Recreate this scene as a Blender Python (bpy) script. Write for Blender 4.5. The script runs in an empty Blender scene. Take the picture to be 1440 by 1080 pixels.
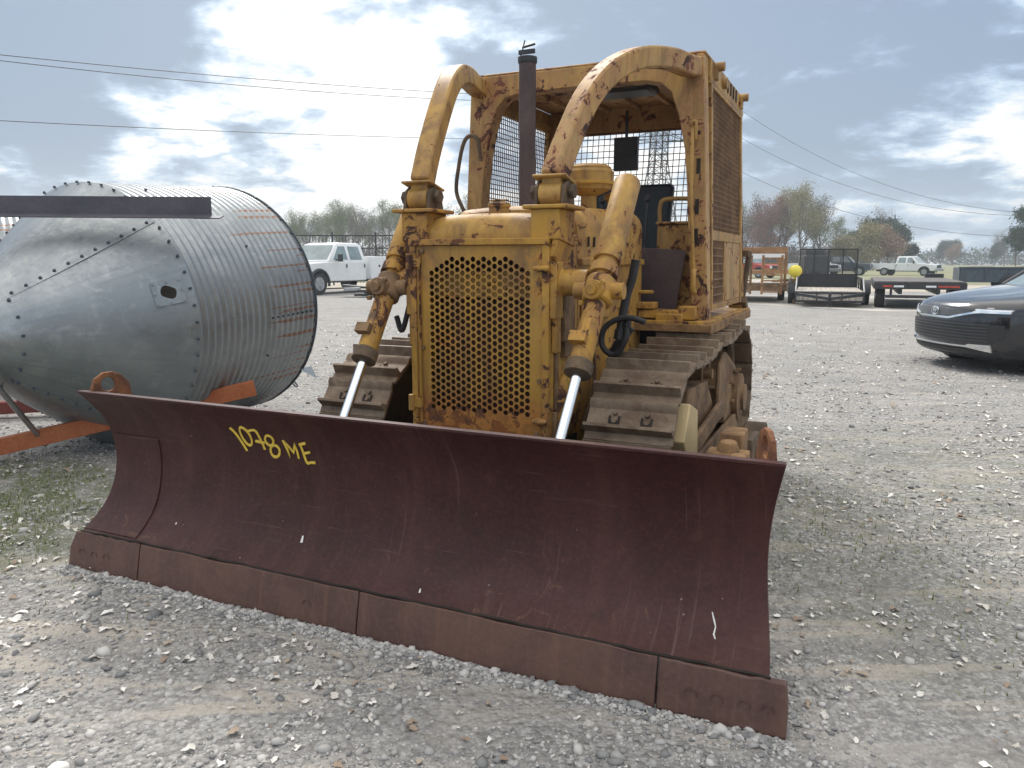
import bpy, bmesh, math, random
from mathutils import Vector, Matrix, noise
R = math.radians
PI = math.pi
scene = bpy.context.scene
C = scene.collection

# ------------------------------------------------------------------ camera
H = 1.40
PITCH = math.atan((540 - 368) / 1081.0)
cam_d = bpy.data.cameras.new("camera")
cam_d.sensor_width = 36
cam_d.lens = 36 * 1081.0 / 1440
cam_d.clip_start = 0.05
cam_d.clip_end = 3000
cam = bpy.data.objects.new("camera", cam_d)
cam.location = (0, 0, H)
cam.rotation_euler = (PI / 2 - PITCH, 0, 0)
C.objects.link(cam)
scene.camera = cam

# ------------------------------------------------------------------ world
SUN_AZ = R(-12)       # measured from +Y (view direction), negative = left
SUN_EL = R(42)
HAZE = 0.0010         # density of the air, see the last block
world = bpy.data.worlds.new("World")
scene.world = world
world.use_nodes = True
wn = world.node_tree
for n in list(wn.nodes):
    wn.nodes.remove(n)


class NT:
    """small node-graph helper"""
    def __init__(s, tree):
        s.t = tree

    def n(s, typ, **kw):
        nd = s.t.nodes.new(typ)
        ins = kw.pop('ins', {})
        for k, v in kw.items():
            setattr(nd, k, v)
        for k, v in ins.items():
            if isinstance(v, bpy.types.NodeSocket):
                s.t.links.new(v, nd.inputs[k])
            else:
                nd.inputs[k].default_value = v
        return nd

    def math(s, op, a, b=0.0, c=None, clamp=False):
        nd = s.n('ShaderNodeMath', operation=op, use_clamp=clamp)
        for i, v in enumerate((a, b, c)):
            if v is None:
                continue
            if isinstance(v, bpy.types.NodeSocket):
                s.t.links.new(v, nd.inputs[i])
            else:
                nd.inputs[i].default_value = v
        return nd.outputs[0]

    def vmath(s, op, a, b=(0, 0, 0)):
        nd = s.n('ShaderNodeVectorMath', operation=op)
        for i, v in enumerate((a, b)):
            if isinstance(v, bpy.types.NodeSocket):
                s.t.links.new(v, nd.inputs[i])
            else:
                nd.inputs[i].default_value = v
        return nd

    def noise(s, vec, scale, detail=4, rough=0.55, dist=0.0):
        return s.n('ShaderNodeTexNoise', ins={'Vector': vec, 'Scale': scale, 'Detail': detail,
                                               'Roughness': rough, 'Distortion': dist}).outputs['Fac']

    def ss(s, v, lo, hi, a=0.0, b=1.0):
        return s.n('ShaderNodeMapRange', interpolation_type='SMOOTHSTEP',
                   ins={'Value': v, 'From Min': lo, 'From Max': hi, 'To Min': a, 'To Max': b}).outputs[0]

    def lin(s, v, lo, hi, a=0.0, b=1.0):
        return s.n('ShaderNodeMapRange', ins={'Value': v, 'From Min': lo, 'From Max': hi,
                                              'To Min': a, 'To Max': b}).outputs[0]

    def mix(s, f, a, b, blend='MIX'):
        nd = s.n('ShaderNodeMix', data_type='RGBA', blend_type=blend)
        for i, v in ((0, f), (6, a), (7, b)):
            if isinstance(v, bpy.types.NodeSocket):
                s.t.links.new(v, nd.inputs[i])
            else:
                if i != 0 and len(v) == 3:
                    v = (*v, 1)
                nd.inputs[i].default_value = v
        return nd.outputs[2]

    def mapping(s, vec, scale=(1, 1, 1), loc=(0, 0, 0), rot=(0, 0, 0)):
        return s.n('ShaderNodeMapping', ins={'Vector': vec, 'Scale': scale, 'Location': loc,
                                             'Rotation': rot}).outputs[0]

    def xyz(s, vec):
        return s.n('ShaderNodeSeparateXYZ', ins={0: vec}).outputs

    def comb(s, x, y, z):
        nd = s.n('ShaderNodeCombineXYZ')
        for i, v in enumerate((x, y, z)):
            if isinstance(v, bpy.types.NodeSocket):
                s.t.links.new(v, nd.inputs[i])
            else:
                nd.inputs[i].default_value = v
        return nd.outputs[0]


def az_el(x, y):
    """direction of a cloud given where it hangs in the sky as azimuth / elevation (from photo pixels)"""
    v = Vector(((x - 720) / 1081.0, 1.0, -(y - 540) / 1081.0))
    c, s = math.cos(PITCH), math.sin(PITCH)
    return Vector((v.x, v.y * c + v.z * s, -v.y * s + v.z * c)).normalized()


def build_world():
    g = NT(wn)
    sky = g.n('ShaderNodeTexSky', sky_type='NISHITA', sun_disc=False, sun_elevation=SUN_EL,
              sun_rotation=SUN_AZ, air_density=1.4, dust_density=3.0)
    skyc = g.vmath('SCALE', sky.outputs[0]); skyc.inputs[3].default_value = 0.10
    d = g.n('ShaderNodeTexCoord').outputs['Generated']
    dn = g.vmath('NORMALIZE', d).outputs[0]
    x, y, z = g.xyz(dn)[:3]
    zz = g.math('ADD', g.math('MAXIMUM', z, 0.0), 0.22)
    p = g.comb(g.math('DIVIDE', x, zz), g.math('DIVIDE', y, zz), 0.0)
    n1 = g.noise(p, 1.9, 8, 0.58, 0.35)
    n2 = g.noise(g.mapping(p, loc=(5.3, 2.1, 0)), 4.6, 7, 0.62, 0.3)
    # thick and thin places in the cloud deck
    blobs = [((470, 130), 70, .34), ((500, 260), 60, .32), ((60, 120), 60, -.0), ((330, 20), 300, .10),
             ((150, 20), 110, -.80), ((20, 20), 60, -.20), ((400, 230), 140, -.10), ((760, 60), 90, -.22),
             ((1050, 60), 28, -.25), ((1250, 110), 60, -.12), ((880, 250), 60, .40), ((1440, 120), 160, .24),
             ((560, 60), 200, .20), ((1330, 240), 80, .13), ((1100, 200), 60, -.12), ((430, 210), 200, -.26),
             ((150, 120), 260, .46), ((300, 150), 300, .25), ((60, 170), 500, -.25), ((620, 80), 500, -.22), ((60, 230), 120, .06), ((250, 225), 200, .10)]
    acc = g.math('ADD', g.math('MULTIPLY', g.math('SUBTRACT', n1, .5), 1.6), g.math('MULTIPLY', g.math('SUBTRACT', n2, .5), .9))
    acc = g.math('ADD', acc, .485)
    wob = g.vmath('SCALE', g.vmath('SUBTRACT', g.n('ShaderNodeTexNoise', ins={'Vector': dn, 'Scale': 6.0, 'Detail': 5.0}).outputs['Color'], (.5, .5, .5)).outputs[0])
    wob.inputs[3].default_value = 0.24
    dw = g.vmath('NORMALIZE', g.vmath('ADD', dn, wob.outputs[0]).outputs[0]).outputs[0]
    for (px, k, a) in blobs:
        if a == 0:
            continue
        v = az_el(*px)
        dot = g.vmath('DOT_PRODUCT', dw, tuple(v)).outputs['Value']
        e = g.math('EXPONENT', g.math('MULTIPLY', g.math('SUBTRACT', dot, 1.0), float(k) * 1.6))
        acc = g.math('ADD', acc, g.math('MULTIPLY', e, a))
    t = g.ss(acc, .32, .80)
    ramp = g.n('ShaderNodeValToRGB', ins={0: t})
    cr = ramp.color_ramp
    cr.elements[0].position = 0.0; cr.elements[0].color = (.27, .37, .52, 1)
    cr.elements[1].position = 1.0; cr.elements[1].color = (1.25, 1.25, 1.22, 1)
    for pos, col in ((.22, (.39, .52, .71)), (.48, (.60, .75, .92)), (.70, (.90, .95, 1.0))):
        e = cr.elements.new(pos); e.color = (*col, 1)
    hz = g.ss(z, 0.0, 0.14, 0.5, 0.0)
    cl = g.mix(hz, ramp.outputs[0], (.66, .77, .86))
    col = g.mix(0.88, skyc.outputs[0], cl)
    boost = g.math('MULTIPLY', g.ss(z, .48, .80, 0, 1), 1.0)
    back = g.ss(y, .25, -.35, 0, .18)
    over = g.math('ADD', boost, back)
    col = g.mix(g.math('MINIMUM', over, .9), col, (.84, .80, .75))
    col = g.mix(1.0, col, g.comb(*[g.math('ADD', over, 1.0)] * 3), 'MULTIPLY')
    # below the horizon: dull ground tone
    col = g.mix(g.ss(z, -0.05, 0.0), (.30, .30, .28), col)
    bg = g.n('ShaderNodeBackground', ins={'Color': col, 'Strength': 1.0})
    out = g.n('ShaderNodeOutputWorld')
    wn.links.new(bg.outputs[0], out.inputs[0])


build_world()

# ------------------------------------------------------------------ sun, exposure
sd = bpy.data.lights.new("sun", 'SUN')
sd.energy = 2.6
sd.angle = R(14)
sd.color = (1.0, .96, .91)
sun = bpy.data.objects.new("sun", sd)
sdir = Vector((math.sin(SUN_AZ) * math.cos(SUN_EL), math.cos(SUN_AZ) * math.cos(SUN_EL), math.sin(SUN_EL)))
sun.rotation_euler = sdir.to_track_quat('Z', 'Y').to_euler()
C.objects.link(sun)
scene.view_settings.view_transform = 'Standard'
scene.view_settings.look = 'None'
scene.view_settings.exposure = 0.12
scene.view_settings.gamma = 1.0
scene.render.engine = 'CYCLES'
scene.cycles.max_bounces = 5
scene.cycles.volume_bounces = 0
scene.cycles.transparent_max_bounces = 8


# ------------------------------------------------------------------ mesh helper
class MB:
    def __init__(s):
        s.bm = bmesh.new()

    def face(s, pts):
        vs = [s.bm.verts.new(p) for p in pts]
        return s.bm.faces.new(vs)

    def box(s, c, size, rot=None):
        hx, hy, hz = [a / 2 for a in size]
        M = Matrix.Translation(Vector(c)) @ (rot.to_4x4() if rot else Matrix())
        v = [s.bm.verts.new(M @ Vector((x * hx, y * hy, z * hz))) for x in (-1, 1) for y in (-1, 1) for z in (-1, 1)]
        for f in ((0, 1, 3, 2), (4, 6, 7, 5), (0, 4, 5, 1), (2, 3, 7, 6), (0, 2, 6, 4), (1, 5, 7, 3)):
            s.bm.faces.new([v[i] for i in f])
        return s

    def bar(s, p, q, w, h, up=(0, 0, 1), w2=None, h2=None):
        """rectangular bar from p to q; w across, h along `up`"""
        p, q = Vector(p), Vector(q)
        d = (q - p).normalized()
        x = d.cross(Vector(up)).normalized()
        u = x.cross(d).normalized()
        w2 = w if w2 is None else w2
        h2 = h if h2 is None else h2
        rings = []
        for o, a, b in ((p, w / 2, h / 2), (q, w2 / 2, h2 / 2)):
            rings.append([s.bm.verts.new(o + x * a * i + u * b * j) for i, j in ((-1, -1), (1, -1), (1, 1), (-1, 1))])
        a, b = rings
        for i in range(4):
            s.bm.faces.new([a[i], a[(i + 1) % 4], b[(i + 1) % 4], b[i]])
        s.bm.faces.new(a[::-1]); s.bm.faces.new(b)
        return s

    def tube(s, pts, r, n=10, caps=True, closed=False, section=None, up=None):
        """sweep; r number or list; section = list of (x,y) unit offsets instead of a circle"""
        pts = [Vector(p) for p in pts]
        m = len(pts)
        rs = r if isinstance(r, (list, tuple)) else [r] * m
        sec = section or [(math.cos(2 * PI * i / n), math.sin(2 * PI * i / n)) for i in range(n)]
        n = len(sec)
        rings = []
        prev = None
        for i in range(m):
            if closed:
                t = (pts[(i + 1) % m] - pts[i - 1]).normalized()
            elif i == 0:
                t = (pts[1] - pts[0]).normalized()
            elif i == m - 1:
                t = (pts[-1] - pts[-2]).normalized()
            else:
                t = ((pts[i + 1] - pts[i]).normalized() + (pts[i] - pts[i - 1]).normalized()).normalized()
            if up is not None:
                x = t.cross(Vector(up)).normalized()
            elif prev is None:
                a = Vector((0, 0, 1)) if abs(t.z) < .9 else Vector((1, 0, 0))
                x = t.cross(a).normalized()
            else:
                x = (prev - t * prev.dot(t)).normalized()
            prev = x
            y = x.cross(t).normalized()
            rings.append([s.bm.verts.new(pts[i] + (x * a + y * b) * rs[i]) for a, b in sec])
        last = m if closed else m - 1
        for i in range(last):
            A, B = rings[i], rings[(i + 1) % m]
            for k in range(n):
                s.bm.faces.new([A[k], A[(k + 1) % n], B[(k + 1) % n], B[k]])
        if caps and not closed:
            s.bm.faces.new(rings[0][::-1]); s.bm.faces.new(rings[-1])
        return s

    def cyl(s, p, q, r, r2=None, n=24):
        return s.tube([p, q], [r, r if r2 is None else r2], n)

    def lathe(s, prof, p, axis, n=32, caps=True):
        """profile of (radius, distance along axis)"""
        p = Vector(p); a = Vector(axis).normalized()
        return s.tube([p + a * d for _, d in prof], [max(r, 1e-4) for r, _ in prof], n, caps) if all(
            prof[i + 1][1] != prof[i][1] for i in range(len(prof) - 1)) else s._lathe(prof, p, a, n, caps)

    def _lathe(s, prof, p, a, n, caps):
        b = Vector((0, 0, 1)) if abs(a.z) < .9 else Vector((1, 0, 0))
        x = a.cross(b).normalized(); y = x.cross(a).normalized()
        rings = [[s.bm.verts.new(p + a * d + (x * math.cos(2 * PI * k / n) + y * math.sin(2 * PI * k / n)) * max(r, 1e-4))
                  for k in range(n)] for r, d in prof]
        for A, B in zip(rings, rings[1:]):
            for k in range(n):
                s.bm.faces.new([A[k], A[(k + 1) % n], B[(k + 1) % n], B[k]])
        if caps:
            s.bm.faces.new(rings[0][::-1]); s.bm.faces.new(rings[-1])
        return s

    def prism(s, pts, vec):
        pts = [Vector(p) for p in pts]; vec = Vector(vec)
        a = [s.bm.verts.new(p) for p in pts]
        b = [s.bm.verts.new(p + vec) for p in pts]
        s.bm.faces.new(a[::-1]); s.bm.faces.new(b)
        n = len(pts)
        for i in range(n):
            s.bm.faces.new([a[i], a[(i + 1) % n], b[(i + 1) % n], b[i]])
        return s

    def grid(s, rows):
        vs = [[s.bm.verts.new(p) for p in r] for r in rows]
        for A, B in zip(vs, vs[1:]):
            for k in range(len(A) - 1):
                s.bm.faces.new([A[k], A[k + 1], B[k + 1], B[k]])
        return s

    def slab(s, rows_a, rows_b):
        """closed solid between two grids of the same size"""
        m, n = len(rows_a), len(rows_a[0])
        A = [[s.bm.verts.new(p) for p in r] for r in rows_a]
        B = [[s.bm.verts.new(p) for p in r] for r in rows_b]
        for i in range(m - 1):
            for k in range(n - 1):
                s.bm.faces.new([A[i][k], A[i][k + 1], A[i + 1][k + 1], A[i + 1][k]])
                s.bm.faces.new([B[i][k], B[i + 1][k], B[i + 1][k + 1], B[i][k + 1]])
        for k in range(n - 1):
            s.bm.faces.new([A[0][k], B[0][k], B[0][k + 1], A[0][k + 1]])
            s.bm.faces.new([A[-1][k], A[-1][k + 1], B[-1][k + 1], B[-1][k]])
        for i in range(m - 1):
            s.bm.faces.new([A[i][0], A[i + 1][0], B[i + 1][0], B[i][0]])
            s.bm.faces.new([A[i][-1], B[i][-1], B[i + 1][-1], A[i + 1][-1]])
        return s

    def bolt(s, p, axis, r=.012, h=.012, n=6):
        a = Vector(axis).normalized(); p = Vector(p)
        return s.cyl(p - a * .002, p + a * h, r, r * .9, n)

    def build(s, name, mat, parent=None, bevel=0, smooth=30, loc=None, label=None):
        bmesh.ops.recalc_face_normals(s.bm, faces=s.bm.faces)
        me = bpy.data.meshes.new(name)
        s.bm.to_mesh(me); s.bm.free()
        if isinstance(mat, (list, tuple)):
            for m in mat:
                me.materials.append(m)
        else:
            me.materials.append(mat)
        if smooth:
            me.shade_smooth()
            me.set_sharp_from_angle(angle=R(smooth))
        o = bpy.data.objects.new(name, me)
        C.objects.link(o)
        if parent:
            o.parent = parent
        if loc:
            o.location = loc
        if bevel:
            b = o.modifiers.new('bevel', 'BEVEL')
            b.width = bevel; b.segments = 2; b.limit_method = 'ANGLE'; b.angle_limit = R(40)
            b.harden_normals = False
        if label:
            o['label'] = label
        return o


def tag(o, label=None, cat=None, group=None, kind=None):
    if label: o['label'] = label
    if cat: o['category'] = cat
    if group: o['group'] = group
    if kind: o['kind'] = kind
    return o


def thing(name, label, cat, loc=(0, 0, 0), rz=0, group=None):
    o = bpy.data.objects.new(name, None)
    o.empty_display_size = .2
    C.objects.link(o)
    o.location = loc
    o.rotation_euler = (0, 0, rz)
    return tag(o, label, cat, group)


def dup(root, loc, rz, label, scale=None):
    r = root.copy(); C.objects.link(r)
    r.location = loc; r.rotation_euler = (0, 0, rz)
    if scale:
        r.scale = (scale,) * 3
    r['label'] = label
    for ch in list(root.children):
        c = ch.copy(); C.objects.link(c); c.parent = r
        for gch in list(ch.children):
            d = gch.copy(); C.objects.link(d); d.parent = c
    return r


# ------------------------------------------------------------------ materials
def new_mat(name):
    m = bpy.data.materials.new(name)
    m.use_nodes = True
    t = m.node_tree
    bsdf = t.nodes['Principled BSDF']
    return m, NT(t), bsdf


def lk(g, a, b):
    g.t.links.new(a, b)


def plain(name, col, rough=.6, metal=0, var=.25, scale=6, bump=0.0, spec=.5, coat=0):
    m, g, b = new_mat(name)
    oc = g.n('ShaderNodeTexCoord').outputs['Object']
    n = g.noise(oc, scale, 6, .6)
    c = g.mix(g.ss(n, .3, .7), tuple(a * (1 - var) for a in col), tuple(min(a * (1 + var), 1) for a in col))
    lk(g, c, b.inputs['Base Color'])
    b.inputs['Roughness'].default_value = rough
    b.inputs['Metallic'].default_value = metal
    b.inputs['Specular IOR Level'].default_value = spec
    b.inputs['Coat Weight'].default_value = coat
    if bump:
        bp = g.n('ShaderNodeBump', ins={'Height': g.noise(oc, scale * 8, 5), 'Distance': bump, 'Strength': .6})
        lk(g, bp.outputs[0], b.inputs['Normal'])
    return m


def worn_paint(name, col, col2, rust=(.13, .055, .03), rust2=(.05, .028, .022), wear=.5, low=None, off=0.0, streak=.5):
    """old paint: chips down to dark metal, rust blooms, vertical streaks, dust. low=(z0,z1): rustier below"""
    m, g, b = new_mat(name)
    oc = g.n('ShaderNodeTexCoord').outputs['Object']
    oc = g.mapping(oc, loc=(off, off * .7, off * .3))
    x, y, z = g.xyz(oc)[:3]
    big = g.noise(oc, 1.8, 4)
    fine = g.noise(oc, 22, 6, .65)
    mid = g.noise(oc, 11, 10, .72, .7)
    spk = g.noise(oc, 42, 4, .6)
    st = g.noise(g.mapping(oc, scale=(14, 14, 1.3)), 1.0, 5, .6)
    base = g.mix(g.ss(big, .35, .65), col, col2)
    base = g.mix(g.math('MULTIPLY', g.ss(st, .5, .72), streak), base, tuple(a * .55 for a in col))
    base = g.mix(g.ss(fine, .25, .75, 0, .25), base, (.28, .165, .05))
    dirt = g.noise(g.mapping(oc, scale=(1.6, 1.6, .7)), 3.2, 7, .66, .8)
    base = g.mix(g.ss(dirt, .40, .66, 0, .85), base, (.19, .105, .048))
    base = g.mix(g.ss(g.noise(g.mapping(oc, scale=(7, 7, .9)), 1.7, 6, .65, .3), .52, .70, 0, .55), base, (.15, .075, .035))
    thr = .645 - .12 * wear
    k = g.math('ADD', g.math('MULTIPLY', mid, .8), g.math('MULTIPLY', fine, .2))
    if low:
        base = g.mix(g.math('MULTIPLY', g.ss(z, low[0], low[1], 1.0, 0), g.ss(dirt, .3, .6, .45, 1)), base, (.24, .085, .03))
        k = g.math('ADD', k, g.ss(z, low[0], low[1], low[2], 0))
    k = g.math('ADD', k, g.math('MULTIPLY', g.math('SUBTRACT', g.noise(oc, 2.6, 3), .5), .30))
    chip = g.ss(k, thr, thr + .03)
    chip = g.math('MAXIMUM', chip, g.math('MULTIPLY', g.ss(spk, .66, .69), g.ss(dirt, .46, .56)))
    halo = g.ss(k, thr - .09, thr + .02, 0, .8)
    rc = g.mix(g.ss(g.noise(oc, 13, 5), .4, .62), rust, rust2)
    c = g.mix(halo, base, tuple(.5 * a + .5 * r * 2.2 for a, r in zip(col, rust)))
    c = g.mix(chip, c, rc)
    lk(g, c, b.inputs['Base Color'])
    lk(g, g.mix(chip, (.55, .55, .55), (.85, .85, .85)), b.inputs['Roughness'])
    b.inputs['Specular IOR Level'].default_value = .32
    h = g.math('ADD', g.math('MULTIPLY', chip, -1.0), g.math('MULTIPLY', fine, .6))
    bp = g.n('ShaderNodeBump', ins={'Height': h, 'Distance': .0025, 'Strength': .7})
    lk(g, bp.outputs[0], b.inputs['Normal'])
    return m


def rusty(name, a, bcol, rough=.75, scale=9, bump=.003, metal=.0, streak=0.0, spec=.4):
    m, g, b = new_mat(name)
    oc = g.n('ShaderNodeTexCoord').outputs['Object']
    n = g.noise(oc, scale, 8, .65, .3)
    f = g.noise(oc, scale * 12, 4, .6)
    c = g.mix(g.ss(n, .32, .68), a, bcol)
    c = g.mix(g.ss(f, .3, .8, 0, .35), c, tuple(v * .45 for v in a))
    if streak:
        st = g.noise(g.mapping(oc, scale=(16, 16, .8)), 1.0, 5, .6)
        c = g.mix(g.ss(st, .5, .75, 0, streak), c, tuple(min(1, v * 1.9 + .02) for v in a))
    lk(g, c, b.inputs['Base Color'])
    b.inputs['Roughness'].default_value = rough
    b.inputs['Metallic'].default_value = metal
    b.inputs['Specular IOR Level'].default_value = spec
    bp = g.n('ShaderNodeBump', ins={'Height': g.math('ADD', n, g.math('MULTIPLY', f, .4)), 'Distance': bump, 'Strength': .7})
    lk(g, bp.outputs[0], b.inputs['Normal'])
    return m


YEL = (.45, .242, .034); YEL2 = (.48, .285, .062)
M = {}
M['paint'] = worn_paint('worn_yellow_paint', YEL, YEL2, wear=.55)
M['paint_b'] = worn_paint('worn_yellow_paint_b', (.45, .255, .055), (.47, .29, .095), wear=.55, off=3.1, streak=.35)
M['paint_r'] = worn_paint('worn_yellow_paint_rusty', YEL, YEL2, wear=.85, off=7.7)
M['grille'] = worn_paint('grille_paint', (.40, .215, .032), (.43, .25, .052), rust=(.22, .08, .025), rust2=(.10, .045, .025),
                         wear=.35, low=(.62, .86, .10), off=0)
M['roof'] = worn_paint('faded_canopy_paint', (.46, .275, .085), (.42, .27, .11), rust=(.16, .06, .04), wear=.75, off=11, streak=.6)
M['rustdk'] = rusty('dark_rust', (.075, .045, .032), (.16, .085, .05))
M['shoe'] = rusty('track_steel', (.17, .12, .080), (.30, .225, .155), rough=.6, metal=.25, scale=6, bump=.004)
def vary(m):
    g = NT(m.node_tree); b = m.node_tree.nodes['Principled BSDF']
    src = b.inputs['Base Color'].links[0].from_socket
    r = g.n('ShaderNodeObjectInfo').outputs['Random']
    oc = g.n('ShaderNodeTexCoord').outputs['Object']
    n = g.noise(g.vmath('ADD', oc, g.vmath('SCALE', g.comb(r, r, r)).outputs[0]).outputs[0], 5, 7, .65, .6)
    sh = g.vmath('SCALE', g.comb(r, r, r)); sh.inputs[3].default_value = 40
    n = g.noise(g.vmath('ADD', oc, sh.outputs[0]).outputs[0], 6, 8, .68, .6)
    c = g.mix(g.ss(n, .46, .62, 0, .75), src, (.105, .060, .036))
    c = g.mix(g.ss(n, .42, .34, 0, .6), c, (.33, .27, .20))
    c = g.mix(g.lin(r, 0, 1, 0, .35), c, (.09, .065, .05))
    lk(g, c, b.inputs['Base Color'])


vary(M['shoe'])
M['trackrust'] = rusty('oily_rust', (.10, .055, .03), (.26, .16, .08), scale=8)
M['orange'] = rusty('orange_primer_steel', (.38, .10, .035), (.50, .17, .07), rough=.6, scale=5, bump=.001)
M['purple'] = rusty('brown_primer_steel', (.060, .040, .040), (.10, .066, .064), rough=.55, scale=4, bump=.001)
M['eye'] = rusty('rusty_lifting_eye', (.10, .040, .025), (.30, .125, .045), scale=14)
M['chrome'] = plain('polished_rod', (.75, .78, .80), .16, 1.0, .05, 4)
M['blackrub'] = plain('black_rubber', (.022, .022, .024), .6, 0, .3, 8)
M['black'] = plain('black_metal', (.025, .026, .030), .5, 0, .3, 8)
M['vinyl'] = plain('black_vinyl', (.02, .028, .035), .5, 0, .3, 5)
M['dark'] = plain('dark_oily_interior_and_recess', (.02, .014, .010), .8, 0, .4, 8)
M['core'] = rusty('radiator_core', (.05, .022, .014), (.11, .045, .025), scale=6, bump=.004)
M['tan'] = plain('tan_patch', (.50, .38, .20), .6, 0, .12, 6)
M['bronze'] = rusty('brown_screen_steel', (.12, .065, .035), (.22, .13, .07), scale=6)
M['letter'] = plain('yellow_marker_paint', (.72, .50, .06), .6, 0, .1, 30)
M['white'] = plain('white_car_paint', (.72, .74, .75), .3, 0, .04, 3, coat=.5)
M['glass'] = plain('dark_glass', (.05, .065, .07), .05, 0, .2, 2, spec=.9)
M['glass_l'] = plain('window_glass', (.22, .28, .29), .08, 0, .2, 2, spec=.9)
M['tyre'] = plain('tyre_rubber', (.03, .03, .032), .75, 0, .25, 10)
M['steelw'] = plain('wheel_steel', (.35, .36, .37), .4, .6, .15, 10)
M['asph'] = plain('plastic_trim', (.03, .032, .035), .55, 0, .2, 8)
M['wood'] = plain('weathered_deck_boards', (.42, .38, .33), .85, 0, .25, 5)
M['redp'] = plain('faded_red_paint', (.40, .05, .035), .5, 0, .2, 5)
M['bluegrey'] = plain('dark_blue_grey_steel', (.05, .07, .09), .5, 0, .2, 4)
M['grime'] = rusty('grime_brown', (.07, .05, .035), (.17, .11, .06), scale=5)
M['lamp'] = plain('lamp_lens', (.75, .78, .8), .1, 0, .05, 4)
M['ball'] = plain('yellow_plastic', (.72, .60, .06), .45, 0, .06, 4)
M['beige'] = plain('beige_wall', (.45, .40, .34), .8, 0, .1, 1)


def blade_mat():
    m, g, b = new_mat('rusted_blade_steel')
    oc = g.n('ShaderNodeTexCoord').outputs['Object']
    x, y, z = g.xyz(oc)[:3]
    n = g.noise(oc, 2.2, 7, .6, .5)
    f = g.noise(oc, 60, 6, .7)
    st = g.noise(g.mapping(oc, scale=(9, 1, .7)), 1.0, 7, .62)
    ms = g.noise(oc, 11, 7, .65)
    c = g.mix(g.ss(n, .35, .65), (.038, .0085, .008), (.056, .016, .014))
    c = g.mix(g.ss(st, .48, .75, 0, .5), c, (.085, .034, .024))
    c = g.mix(g.ss(ms, .55, .7, 0, .45), c, (.026, .015, .014))
    c = g.mix(g.ss(g.noise(oc, 3.1, 8, .7, 1.0), .62, .75, 0, .55), c, (.10, .05, .04))
    # dusty band close to the ground, real dried mud
    mud = g.ss(g.math('ADD', z, g.math('MULTIPLY', g.noise(oc, 5, 6), -.22)), -.07, .06, .45, 0)
    c = g.mix(mud, c, (.16, .11, .085))
    sc1 = g.noise(g.mapping(oc, scale=(60, 3, 1.2), rot=(0, R(6), 0)), 1.0, 5, .6)
    sc2 = g.noise(g.mapping(oc, scale=(2.5, 3, 90), rot=(0, R(-9), 0)), 1.0, 5, .6)
    reg = g.noise(oc, 1.4, 4, .6)
    c = g.mix(g.math('MULTIPLY', g.ss(sc1, .60, .70, 0, .6), g.ss(reg, .42, .6)), c, (.14, .085, .07))
    c = g.mix(g.math('MULTIPLY', g.ss(sc2, .64, .72, 0, .55), g.ss(reg, .6, .42)), c, (.13, .08, .066))
    c = g.mix(g.math('MULTIPLY', g.ss(g.noise(oc, 6.5, 9, .72, 1.2), .60, .66, 0, .6), g.ss(z, .6, .1, .25, 1)), c, (.15, .075, .045))
    sp = g.n('ShaderNodeTexVoronoi', ins={'Vector': oc, 'Scale': 17.0}).outputs['Distance']
    c = g.mix(g.math('MULTIPLY', g.ss(sp, .07, .04), g.ss(g.noise(oc, 4.0, 3), .5, .6)), c, (.30, .22, .19))
    c = g.mix(g.ss(f, .44, .66, 0, .36), c, (.085, .034, .027))
    c = g.mix(g.ss(g.noise(oc, 30, 8, .75), .56, .44, 0, .16), c, (.022, .010, .009))
    lk(g, c, b.inputs['Base Color'])
    lk(g, g.lin(ms, .2, .8, .38, .62), b.inputs['Roughness'])
    b.inputs['Specular IOR Level'].default_value = .32
    bp = g.n('ShaderNodeBump', ins={'Height': g.math('ADD', f, g.math('MULTIPLY', ms, 2.0)), 'Distance': .0012, 'Strength': .8})
    lk(g, bp.outputs[0], b.inputs['Normal'])
    return m


M['blade'] = blade_mat()


def edge_mat():
    m, g, b = new_mat('worn_cutting_edge_steel')
    oc = g.n('ShaderNodeTexCoord').outputs['Object']
    n = g.noise(oc, 3.5, 7, .62, .5)
    f = g.noise(oc, 50, 6, .7)
    st = g.noise(g.mapping(oc, scale=(22, 1, 1)), 1.0, 6, .6)
    c = g.mix(g.ss(n, .35, .65), (.075, .036, .029), (.11, .055, .040))
    c = g.mix(g.ss(st, .5, .7, 0, .4), c, (.17, .085, .05))
    c = g.mix(g.ss(f, .4, .8, 0, .3), c, (.20, .12, .09))
    lk(g, c, b.inputs['Base Color'])
    b.inputs['Roughness'].default_value = .55
    bp = g.n('ShaderNodeBump', ins={'Height': g.math('ADD', f, n), 'Distance': .0015, 'Strength': .8})
    lk(g, bp.outputs[0], b.inputs['Normal'])
    return m


M['edge'] = edge_mat()


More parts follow.
